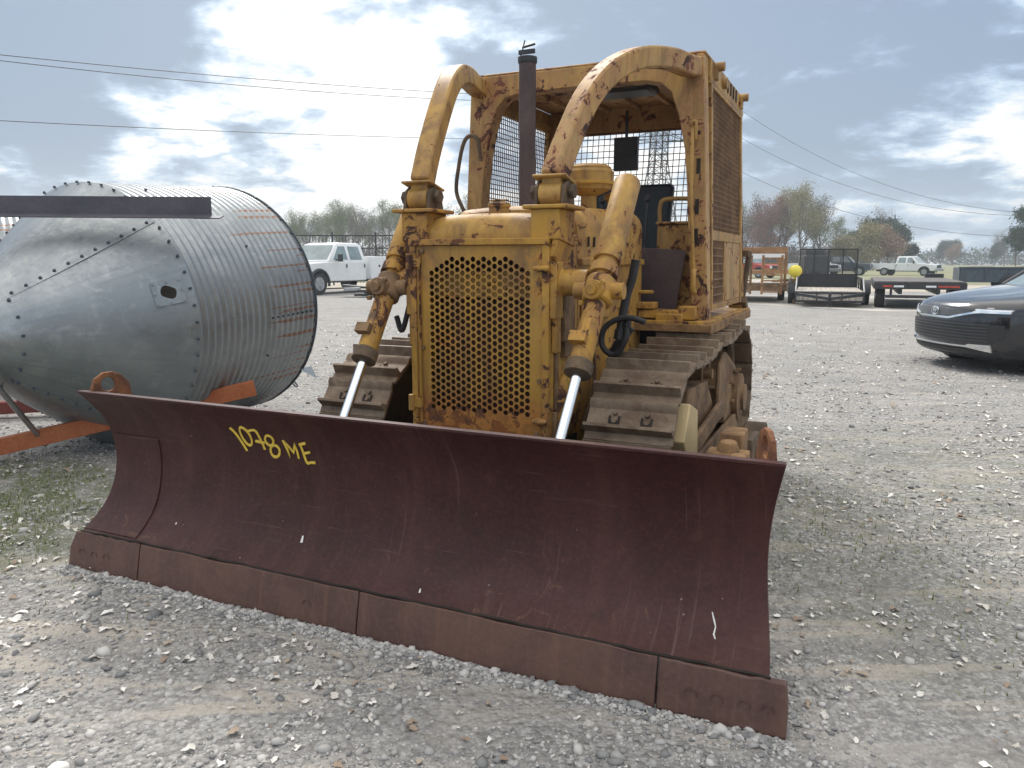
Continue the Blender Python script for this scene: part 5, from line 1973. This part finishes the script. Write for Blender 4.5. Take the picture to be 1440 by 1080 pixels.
fr = mb.build('frame', M['black'], t, .006, 30)
for s in (-1, 1):
    mb = MB(); mb.bar((s * .985, .0, .47), (s * .985, .95, .88), .04, .04); mb.build('side_rail', M['steelw'], t, .003, 30)
mb = MB()
for k in range(13):
    x = -.90 + k * .15
    mb.box((x, 2.15, .475 + .003 * (k % 2)), (.142, 4.25, .035)); mb.box((x, -.01, .31), (.142, .02, .20))
mb.build('deck', M['wood'], t, 0, 30)
mb = MB()
for x in (-.98, -.49, 0, .49, .98): mb.bar((x, 4.36, .50), (x * .97, 4.42, 1.84), .045, .045, up=(0, 1, 0))
for z in (.50, .95, 1.84): mb.bar((-.98, 4.36 + (z - .5) * .045, z), (.98, 4.36 + (z - .5) * .045, z), .045, .045)
tg = mb.build('tailgate', M['black'], t, .003, 30)
mesh_screen((-.96, 4.38, .52), (.96, 4.38, .52), (-.94, 4.43, 1.82), 46, 32, .006).build('gate_mesh', M['black'], tg, 0, 0)
mb = MB(); mb.slab([[(-.96, 4.36, .50), (.96, 4.36, .50)], [(-.96, 4.38, .93), (.96, 4.38, .93)]], [[(-.96, 4.37, .50), (.96, 4.37, .50)], [(-.96, 4.39, .93), (.96, 4.39, .93)]])
mb.build('gate_panel', M['black'], tg, 0, 0)
for s in (-1, 1):
    wheel(t, s * 1.14, 2.0, .36, .22)
    mb = MB(); mb.tube([(s * 1.14, 2.0 + .44 * math.cos(a), .36 + .44 * math.sin(a)) for a in [PI * k / 10 for k in range(11)]], 1.0, section=[(.012, -.13), (.012, .13), (-.0, .13), (-.0, -.13)], up=(1, 0, 0)); mb.build('fender', M['black'], t, 0, 30)

t = thing('ramp_trailer', 'rusty brown equipment trailer with folded-up loading ramps behind the dozer', 'trailer', (8.35, 26.6, 0), R(-19))
mb = MB()
for s in (-1, 1): mb.bar((s * 1.0, 0, .58), (s * 1.0, 5.6, .58), .10, .18)
mb.bar((-1.05, 0, .52), (1.05, 0, .52), .10, .22); mb.bar((-1.05, 5.6, .58), (1.05, 5.6, .58), .10, .18)
for y in (1.2, 2.4, 3.6, 4.8): mb.bar((-1.0, y, .56), (1.0, y, .56), .08, .10)
mb.bar((1.0, .1, .62), (1.25, 5.2, .85), .06, .08)
mb.build('frame', M['trackrust'], t, .01, 30)
mb = MB()
for k in range(9): mb.box((-.84 + k * .21, 2.9, .665), (.20, 5.2, .04))
mb.build('deck', M['wood'], t, 0, 30)
for x0 in (-.78, .22):
    mb = MB()
    for x in (x0, x0 + .62): mb.bar((x, -.05, .30), (x, .12, 1.62), .08, .07, up=(0, 1, 0))
    for k in range(7): mb.bar((x0, -.04 + .02 * k, .38 + k * .19), (x0 + .62, -.04 + .02 * k, .38 + k * .19), .05, .05)
    mb.build('ramp', M['trackrust'] if x0 < 0 else M['rustor'], t, .006, 30)
mb = MB()
mb.bar((-1.0, .3, 1.78), (1.0, .3, 1.78), .10, .22)
for x in (-.95, .95): mb.bar((x, .3, .6), (x, .3, 1.85), .09, .09, up=(0, 1, 0))
mb.build('ramp_rack', M['rustor'], t, .008, 30)
for s in (-1, 1):
    for y in (2.2, 3.05): wheel(t, s * .86, y, .38, .24)

t = thing('flatbed_trailer', 'long black flatbed gooseneck trailer with red and white reflective tape across its tail', 'trailer', (12.05, 22.9, -.07), R(-24))
mb = MB()
mb.box((0, 3.6, .82), (2.45, 7.2, .07)); mb.box((0, .0, .74), (2.45, .08, .16))
for s in (-1, 1): mb.bar((s * 1.20, 0, .74), (s * 1.20, 7.2, .74), .06, .15); mb.bar((s * .5, 0, .64), (s * .5, 7.2, .64), .10, .26)
mb.bar((-.9, .02, .44), (.9, .02, .44), .08, .09)
for x in (-.75, .75): mb.bar((x, .02, .44), (x, .02, .75), .07, .07, up=(0, 1, 0))
mb.bar((.6, 6.9, .95), (1.2, 6.9, .95), .5, .16)
mb.build('frame', M['black'], t, .006, 30)
mb = MB()
for k in range(14): mb.box((-1.12 + k * .172, 3.6, .872), (.165, 7.1, .03))
mb.build('deck', M['deckdk'], t, 0, 30)
for x, m_ in ((-.85, 'redp'), (-.55, 'lamp'), (.30, 'lamp'), (.62, 'redp'), (.90, 'redp')):
    mb = MB(); mb.box((x, -.045, .745), (.27, .006, .055)); mb.build('reflector', M[m_], t, 0, 0)
for s in (-1, 1):
    for y in (.85, 1.75): wheel(t, s * 1.02, y, .39, .26)
t = thing('dump_trailer', 'dark blue-grey steel dump trailer behind the bonnet of the crossover car', 'trailer', (24.0, 36.5, 0), R(-22))
mb = MB()
mb.prism([(-2.6, 0, .42), (2.6, 0, .42), (2.6, 0, 1.12), (-2.6, 0, 1.12)], (0, .05, 0)); mb.prism([(-2.6, 2.0, .42), (2.6, 2.0, .42), (2.6, 2.0, 1.12), (-2.6, 2.0, 1.12)], (0, .05, 0))
mb.box((-2.58, 1.02, .77), (.05, 1.95, .70)); mb.box((2.58, 1.02, .77), (.05, 1.95, .70)); mb.box((0, 1.02, .45), (5.1, 1.95, .06))
mb.bar((-2.65, -.02, 1.12), (2.65, -.02, 1.12), .10, .07)
for x in (-2.5, -1.5, -.5, .5, 1.5, 2.5): mb.bar((x, -.03, .42), (x, -.03, 1.1), .07, .06, up=(0, 1, 0))
mb.build('tub', M['bluegrey'], t, .006, 30)
for x in (-.5, .45):
    for y in (-.1, 2.15):
        m_ = MB(); m_._lathe([(.24, -.11), (.36, -.11), (.39, -.07), (.39, .07), (.36, .11), (.24, .11), (.05, .06)], Vector((x, y, .39)), Vector((0, 1, 0)), 24, True); m_.build('wheel', M['tyre'], t, 0, 40)

# yellow float and post beside the ramp trailer
mb = MB()
bmesh.ops.create_uvsphere(mb.bm, u_segments=28, v_segments=18, radius=.215)
for v in mb.bm.verts: v.co.z *= .96
mb.cyl((0, 0, -.26), (0, 0, -.20), .05)
o = mb.build('float_ball', M['ball'], None, 0, 60, loc=(9.48, 26.0, 1.09)); tag(o, 'bright yellow plastic ball on a post between the two left trailers', 'ball')
mb = MB(); mb.bar((9.48, 26.0, 0), (9.48, 26.0, .86), .07, .07, up=(0, 1, 0)); mb.bar((9.48, 26.0, .80), (9.30, 27.6, .72), .07, .08)
tag(mb.build('stand_post', M['trackrust'], None, .004, 30), 'rusty steel post carrying the yellow ball', 'post')
t = thing('crane_truck', 'flatbed truck with a white lattice-free boom lying low behind the rusty ramp trailer', 'truck', (13.2, 43, 0), R(80))
t['label'] = 'old flatbed truck with a pale boom lying level behind the rusty ramp trailer'
mb = MB(); mb.bar((0, -1.8, 1.72), (0, 2.6, 1.66), .30, .30); mb.build('boom', M['white'], t, .01, 30)
mb = MB(); mb.box((0, 0, .85), (2.0, 5.2, .20)); mb.bar((0, -1.6, .9), (0, -1.4, 2.2), .25, .22, up=(0, 1, 0)); mb.bar((0, 1.4, .9), (0, 1.4, 1.6), .4, .4, up=(0, 1, 0)); mb.build('flatbed', M['rustor'], t, .01, 30)
mb = MB(); mb.box((0, -3.3, 1.2), (1.9, 1.3, 1.1)); mb.box((0, -3.2, 1.85), (1.7, 1.0, .4)); mb.build('cab', M['grey_trim'], t, .08, 30)
for s in (-1, 1):
    for y in (-3.2, 1.3): wheel(t, s * .9, y, .45, .28)

# scrap pile near the service truck
pile = thing('scrap_pile', 'low heap of flat dark scrap metal on the gravel beside the white service truck', 'scrap pile', (-6.1, 31.0, 0))
rnd = random.Random(12)
for k in range(9):
    mb = MB()
    a = rnd.uniform(-.5, .5); c_ = Vector((rnd.uniform(-1.7, 1.3), rnd.uniform(-.5, .5), .05 + .045 * k)); L_ = rnd.uniform(.6, 1.7)
    d_ = Vector((math.cos(a), math.sin(a), rnd.uniform(-.08, .08))) * L_ / 2
    mb.bar(c_ - d_, c_ + d_, rnd.uniform(.15, .5), rnd.uniform(.04, .12))
    mb.build('scrap_piece', M['black'] if k % 3 else M['steelw'], pile, .01, 30)

# black fence behind the service truck
fen = thing('metal_fence', 'tall black metal fence running behind the white service truck', 'fence', (-16, 47, 0))
mb = MB()
for z in (.4, 2.2, 2.95): mb.bar((0, 0, z), (13, 0, z), .05, .07)
for k in range(66): mb.bar((k * .2, .05, .1), (k * .2, .05, 2.9), .022, .022, up=(0, 1, 0))
mb.build('fence_panel', M['black'], fen, 0, 0)
for k in range(6):
    mb = MB(); mb.bar((k * 2.6, 0, 0), (k * 2.6, 0, 3.15), .09, .09, up=(0, 1, 0)); mb.build('post', M['black'], fen, .005, 0)

# low brick piers of a field entrance far off at the right
for i_, (x_, w_, lab) in enumerate(((34.9, 1.5, 'wide low brick pier between the distant dark trees at right'), (38.6, .5, 'slim low brick pier right of the wide one'))):
    t = thing('brick_pier', lab, 'brick pier', (x_, 58 + i_, 0), R(-10))
    mb = MB(); mb.box((0, 0, .5), (w_, .7, 1.0)); mb.build('pier', M['beige'], t, .02, 30)
    mb = MB(); mb.box((0, 0, 1.04), (w_ + .15, .85, .08)); mb.build('coping', M['wood'], t, .01, 30)

# ------------------------------------------------------------------ lattice pylon
py_ = thing('power_pylon', 'tall steel lattice power pylon seen through the rear mesh of the cab', 'pylon', (22.1, 120, 0), R(12))
mb = MB()
HH = 31.5
wz = lambda z: 3.2 - 2.1 * min(1, z / 16.0) - .45 * max(0, (z - 16) / 16)
def leg(sx, sy, z): return Vector((sx * wz(z), sy * wz(z), z))
for sx in (-1, 1):
    for sy in (-1, 1):
        mb.tube([leg(sx, sy, 0), leg(sx, sy, 16), leg(sx, sy, HH)], .11, 4)
zs = [0, 3.2, 6.0, 8.6, 10.8, 12.8, 14.5, 16, 17.4, 18.8, 20.2, 21.6, 23, 24.4, 25.8, 27.2, 28.6, 30.0, HH]
for a, b in zip(zs, zs[1:]):
    for (p1, p2) in (((-1, -1), (1, -1)), ((1, -1), (1, 1)), ((1, 1), (-1, 1)), ((-1, 1), (-1, -1))):
        mb.tube([leg(*p1, a), leg(*p2, b)], .055, 4); mb.tube([leg(*p2, a), leg(*p1, b)], .055, 4); mb.tube([leg(*p1, b), leg(*p2, b)], .05, 4)
mb.build('tower', M['pyl'], py_, 0, 0)
ARM = [(19.4, 4.4), (25.2, 4.0), (30.4, 3.4)]
for z, L_ in ARM:
    mb = MB()
    for s in (-1, 1):
        tip = Vector((s * L_, 0, z))
        for sy in (-1, 1):
            mb.tube([leg(s, sy, z), tip], .07, 4); mb.tube([leg(s, sy, z + 1.4 if z < 29 else HH), tip], .06, 4)
        for k in range(1, 4):
            a_ = leg(s, -1, z).lerp(tip, k / 4); b_ = leg(s, -1, min(z + 1.4, HH)).lerp(tip, k / 4); mb.tube([a_, b_], .04, 4)
    mb.build('cross_arm', M['pyl'], py_, 0, 0)

def wire(p, q, sag, r, label):
    p, q = Vector(p), Vector(q); n_ = 40
    pts = [p.lerp(q, i / n_) - Vector((0, 0, sag * 4 * (i / n_) * (1 - i / n_))) for i in range(n_ + 1)]
    mb = MB(); mb.tube(pts, r, 5)
    tag(mb.build('power_line', M['wire'], None, 0, 60), label, 'power line', 'overhead power lines')
c12, s12 = math.cos(R(12)), math.sin(R(12))
tipw = lambda s, L_, z: Vector((22.1 + s * L_ * c12, 120 + s * L_ * s12, z))
# to the right, down to a pole just outside the picture
for i, ((z, L_), q_, sg) in enumerate(zip(ARM[::-1], ((74.3, 107.8, 7.9), (76.8, 99.8, 7.8), (68.7, 97.7, 4.5)), (5.3, 6.0, 4.0))):
    wire(tipw(1, L_, z), q_, sg, .026, ('highest', 'middle', 'lowest')[i] + ' of the three wires sagging to the right of the cab')
pole = thing('utility_pole', 'wooden utility pole carrying the sagging wires beyond the right edge', 'utility pole', (74.3, 101.5, 0))
mb = MB(); mb.tube([(0, 0, 0), (0, 0, 9)], [.17, .12], 12); mb.build('pole', M['bark'], pole, 0, 40)
mb = MB(); mb.bar((-5.6, -4, 7.9), (2.5, 6.3, 7.9), .12, .14); mb.build('cross_arm', M['bark'], pole, 0, 40)
# to the left, coming closer
for i, ((z, L_), (qx, qz), lab) in enumerate(zip([ARM[1], ARM[1], ARM[0]], ((-160, 60), (-160, 66), (-160, 161)),
        ('upper wire of the close pair crossing the bright sky at left', 'lower wire of the close pair crossing the bright sky at left', 'single lower wire above the grain bin at left'))):
    d_ = az_el(qx, qz); Y_ = 62.0; q_ = Vector((0, 0, H)) + d_ * (Y_ / d_.y)
    wire(tipw(-1, L_ - (.6 if i == 1 else 0), z - (.3 if i == 1 else 0)), q_, (.9, 1.4, .6)[i], .036, lab)

# ------------------------------------------------------------------ trees
def make_tree(name, seed, h, spread, leafmat, n_leaf, leaf, first, ev=False, twig=True, bark='bark'):
    rnd = random.Random(seed)
    root = thing(name, 'tree', 'tree')
    mb = MB()
    tips = []

    def branch(p, d_, L_, r, depth):
        n_ = 3 if depth else 4
        pts = [p]
        q = p.copy(); dd = d_.copy()
        for i in range(n_):
            dd = (dd + Vector((rnd.gauss(0, .13), rnd.gauss(0, .13), rnd.gauss(.03, .06)))).normalized()
            q = q + dd * L_ / n_
            pts.append(q.copy())
        mb.tube(pts, [r * (1 - .55 * i / n_) for i in range(n_ + 1)], 5 if depth < 2 else 3, caps=False)
        if depth >= 2: tips.extend(pts[1:])
        if depth < (3 if twig else 2):
            for k in range(rnd.randint(4, 6) if depth else rnd.randint(9, 12)):
                t_ = rnd.uniform(.30, 1.0) if depth else rnd.uniform(first, 1.0)
                i = min(int(t_ * n_), n_ - 1); o_ = pts[i].lerp(pts[i + 1], t_ * n_ - i)
                a = rnd.uniform(0, 2 * PI)
                up = rnd.uniform(.35, 1.0) if not ev else rnd.uniform(.0, .8)
                nd = (Vector((math.cos(a) * spread, math.sin(a) * spread, up)) + dd * .5).normalized()
                branch(o_, nd, L_ * rnd.uniform(.34, .52) * (1.15 - .35 * t_ if not depth else 1), r * (.42 if depth else .40) * (1 - .3 * t_), depth + 1)
    branch(Vector((0, 0, -.1)), Vector((0, 0, 1)), h * .86, h * .019, 0)
    mb.build('trunk', M[bark], root, 0, 60)
    P_ = np.array([tuple(t_) for t_ in tips])
    rg = np.random.default_rng(seed)
    idx = rg.integers(0, len(P_), n_leaf)
    # clumps: some tips carry much more leaf than others
    wgt = rg.uniform(0, 1, len(P_)) ** 2
    idx = rg.choice(len(P_), n_leaf, p=wgt / wgt.sum())
    pos = P_[idx] + rg.normal(0, leaf * (4.2 if not ev else 3.0), (n_leaf, 3))
    nrm = rg.normal(0, 1, (n_leaf, 3)); nrm /= np.linalg.norm(nrm, axis=1)[:, None]
    b_ = np.cross(nrm, rg.normal(0, 1, (n_leaf, 3))); b_ /= np.linalg.norm(b_, axis=1)[:, None]
    c_ = np.cross(nrm, b_)
    s_ = rg.uniform(.6, 1.4, (n_leaf, 1)) * leaf
    V = np.stack([pos - b_ * s_ * .6, pos + c_ * s_ * .9, pos + b_ * s_ * .6, pos - c_ * s_ * .7], 1).reshape(-1, 3)
    F = np.arange(len(V)).reshape(-1, 4)
    cr = np_mesh('crown', V, F, M[leafmat]); cr.parent = root
    return root


rnd = random.Random(77)
protos = {
    'grn': make_tree('budding_tree', 1, 12.5, .75, 'leaf_sp', 7000, .115, .30),
    'gr2': make_tree('budding_tree', 2, 11.5, .9, 'leaf_sp', 5200, .11, .28),
    'bare': make_tree('bare_tree', 3, 12, .7, 'leaf_bare', 3000, .11, .30),
    'yel': make_tree('budding_tree', 4, 13, .95, 'leaf_yel', 6500, .12, .28),
    'red': make_tree('red_budding_tree', 5, 10.5, .85, 'leaf_red', 6500, .11, .22),
    'oak': make_tree('evergreen_oak', 6, 10, 1.35, 'leaf_dk', 16000, .21, .22, True),
    'pine': make_tree('pine_tree', 7, 13, .85, 'leaf_dk', 11000, .20, .35, True),
    'pnk': make_tree('rusty_budding_tree', 8, 7.5, 1.2, 'leaf_pk', 6000, .17, .2),
    'ylr': make_tree('round_budding_tree', 9, 7, 1.1, 'leaf_yel', 6000, .18, .2),
}
used = set()


def put(kind, px, Y, sc, label, group='trees along the edge of the yard'):
    d_ = az_el(px, 368); X_ = d_.x / d_.y * Y
    rz = rnd.uniform(0, 6.28)
    if kind not in used:
        used.add(kind); o = protos[kind]; o.location = (X_, Y, 0); o.rotation_euler = (0, 0, rz); o.scale = (sc,) * 3; o['label'] = label
    else:
        o = dup(protos[kind], (X_, Y, 0), rz, label, sc)
    o['group'] = group
    return o


GL_ = 'trees behind the service truck'
LT = [('grn', 415, 150, .80, 'green budding tree just right of the grain bin rim'), ('bare', 436, 165, .85, 'thin bare tree between the bin and the service truck roof'),
      ('gr2', 455, 150, .95, 'loose green tree rising over the cab of the service truck'), ('grn', 480, 155, 1.0, 'tall light green tree over the rear window of the service truck'),
      ('bare', 497, 140, .95, 'dark bare tree over the service boxes'), ('gr2', 515, 150, .95, 'pale green tree over the service boxes of the white truck'),
      ('bare', 532, 160, .98, 'grey bare tree left of the left lift cylinder'), ('grn', 550, 145, .95, 'green tree touching the left lift cylinder'),
      ('gr2', 568, 150, 1.0, 'pale tree right behind the left lift cylinder'), ('bare', 590, 150, 1.0, 'bare tree behind the left arch foot'), ('gr2', 640, 150, 1.02, 'green tree seen under the handrail of the dozer'),
      ('grn', 660, 140, .98, 'green tree against the left canopy post')]
for a in LT: put(a[0], a[1], a[2], a[3] * .88, a[4], GL_)
more = ['bare tree in the second row over the bin rim', 'greenish tree in the second row left of the service truck cab', 'grey tree in the second row over the truck windscreen', 'green tree in the second row over the truck mirror',
        'grey tree in the second row over the rear door of the truck', 'pale tree in the second row over the service boxes', 'grey tree in the second row above the black fence', 'green tree in the second row beside the lift cylinder', 'grey tree in the second row under the arch foot']
for i_, lab in enumerate(more): put(('bare', 'gr2', 'bare', 'grn')[i_ % 4], 405 + 22.5 * i_, 172 + 5 * (i_ % 3), .92, lab, GL_)
GR_ = 'trees behind the trailers'
RT = [('bare', 1042, 150, 1.0, 'bare grey tree against the right edge of the cab'), ('gr2', 1055, 155, 1.0, 'pale tree just right of the cab'), ('red', 1070, 140, 1.05, 'reddish budding tree above the rusty ramp trailer'),
      ('red', 1088, 145, 1.1, 'darker red budding tree left of the tall pale tree'), ('yel', 1105, 140, .95, 'pale yellow budding tree with forked trunk'), ('yel', 1128, 135, .98, 'tallest yellow-green budding tree above the mesh tailgate'),
      ('bare', 1150, 145, .95, 'bare tree right of the tallest budding tree'), ('gr2', 1160, 140, .82, 'thin green tree over the right end of the mesh tailgate'), ('ylr', 1178, 140, .72, 'small round pale bush tree right of the mesh tailgate'),
      ('oak', 1196, 165, .72, 'small dark round tree left of the big dark oak'), ('bare', 1215, 230, 1.25, 'faint bare tree standing behind the big dark oak'),
      ('oak', 1232, 165, .98, 'big dark evergreen oak in the middle of the right tree line'), ('oak', 1262, 160, .84, 'dark evergreen oak sloping down at the right of the big oak'), ('oak', 1282, 150, .45, 'low dark tree at the foot of the right-hand oak'),
      ('ylr', 1215, 130, .90, 'round yellow-green tree in front of the big dark oak'), ('pnk', 1252, 130, .88, 'pinkish brown round tree in front of the dark oaks'), ('pnk', 1236, 138, .8, 'brownish budding tree between the yellow and the pink one'),
      ('oak', 1322, 300, .82, 'left half of the distant rounded clump right of the oaks'), ('oak', 1340, 300, .9, 'right half of the distant rounded clump right of the oaks'), ('pnk', 1338, 280, .9, 'small brown tree before the distant rounded clump'),
      ('oak', 1398, 260, .72, 'distant dark tree beside the beige block'), ('bare', 1412, 240, .8, 'thin bare tree near the beige block'), ('pine', 1428, 130, .50, 'dark pine left of the tall right-edge pine'),
      ('pine', 1446, 120, .70, 'tall dark pine cut by the right edge'), ('pine', 1475, 120, .6, 'dark pine just outside the right edge')]
RT += [('bare', 1063, 165, 1.0, 'bare tree in the back row between the red and the pale tree by the cab'), ('red', 1078, 165, 1.15, 'reddish tree in the back row over the ramp trailer'), ('bare', 1096, 160, 1.1, 'bare tree in the back row left of the pale yellow tree'),
       ('gr2', 1118, 160, 1.05, 'greenish tree in the back row between the two yellow trees'), ('bare', 1138, 165, 1.05, 'bare tree in the back row right of the tallest yellow tree'), ('grn', 1172, 175, .75, 'small green tree in the back row left of the dark oaks')]
for a in RT: put(a[0], a[1], a[2], a[3], a[4], GR_)
# undergrowth and far wood that reads as one mass
rg = np.random.default_rng(11)


def wood(name, x0, x1, y0, y1, h, n_, mat, s_, dens=None):
    x = rg.uniform(x0, x1, n_); y = rg.uniform(y0, y1, n_)
    top = np.array([h * (.55 + .5 * noise.noise(Vector((a * .09, b * .05, 4))) + .28 * noise.noise(Vector((a * .5, 0, 1)))) for a, b in zip(x, y)])
    z = rg.uniform(0, 1, n_) ** .8 * np.maximum(top, .4)
    pos = np.stack([x, y, z], 1)
    nrm = rg.normal(0, 1, (n_, 3)); nrm /= np.linalg.norm(nrm, axis=1)[:, None]
    b_ = np.cross(nrm, rg.normal(0, 1, (n_, 3))); b_ /= np.linalg.norm(b_, axis=1)[:, None]; c_ = np.cross(nrm, b_)
    ss = rg.uniform(.5, 1.5, (n_, 1)) * s_
    V = np.stack([pos - b_ * ss * .4, pos + c_ * ss, pos + b_ * ss * .4, pos - c_ * ss], 1).reshape(-1, 3)
    tag(np_mesh(name, V, np.arange(len(V)).reshape(-1, 4), M[mat]), kind='stuff')


wood('undergrowth', -75, 5, 152, 185, 8.5, 26000, 'leaf_bare', .22)
wood('undergrowth', 36, 72, 148, 180, 8.0, 22000, 'leaf_bare', .22)
wood('far_wood', -160, 330, 320, 345, 9.0, 30000, 'leaf_far', .6)

# ------------------------------------------------------------------ air
mb = MB(); mb.box((30, 160, 15), (900, 440, 32))
hz_m = bpy.data.materials.new('haze'); hz_m.use_nodes = True
ht = hz_m.node_tree; ht.nodes.clear()
vo = ht.nodes.new('ShaderNodeVolumePrincipled'); vo.inputs['Color'].default_value = (.80, .88, .95, 1); vo.inputs['Density'].default_value = HAZE; vo.inputs['Anisotropy'].default_value = .3
oo = ht.nodes.new('ShaderNodeOutputMaterial'); ht.links.new(vo.outputs[0], oo.inputs['Volume'])
tag(mb.build('haze', hz_m, None, 0, 0), kind='stuff')
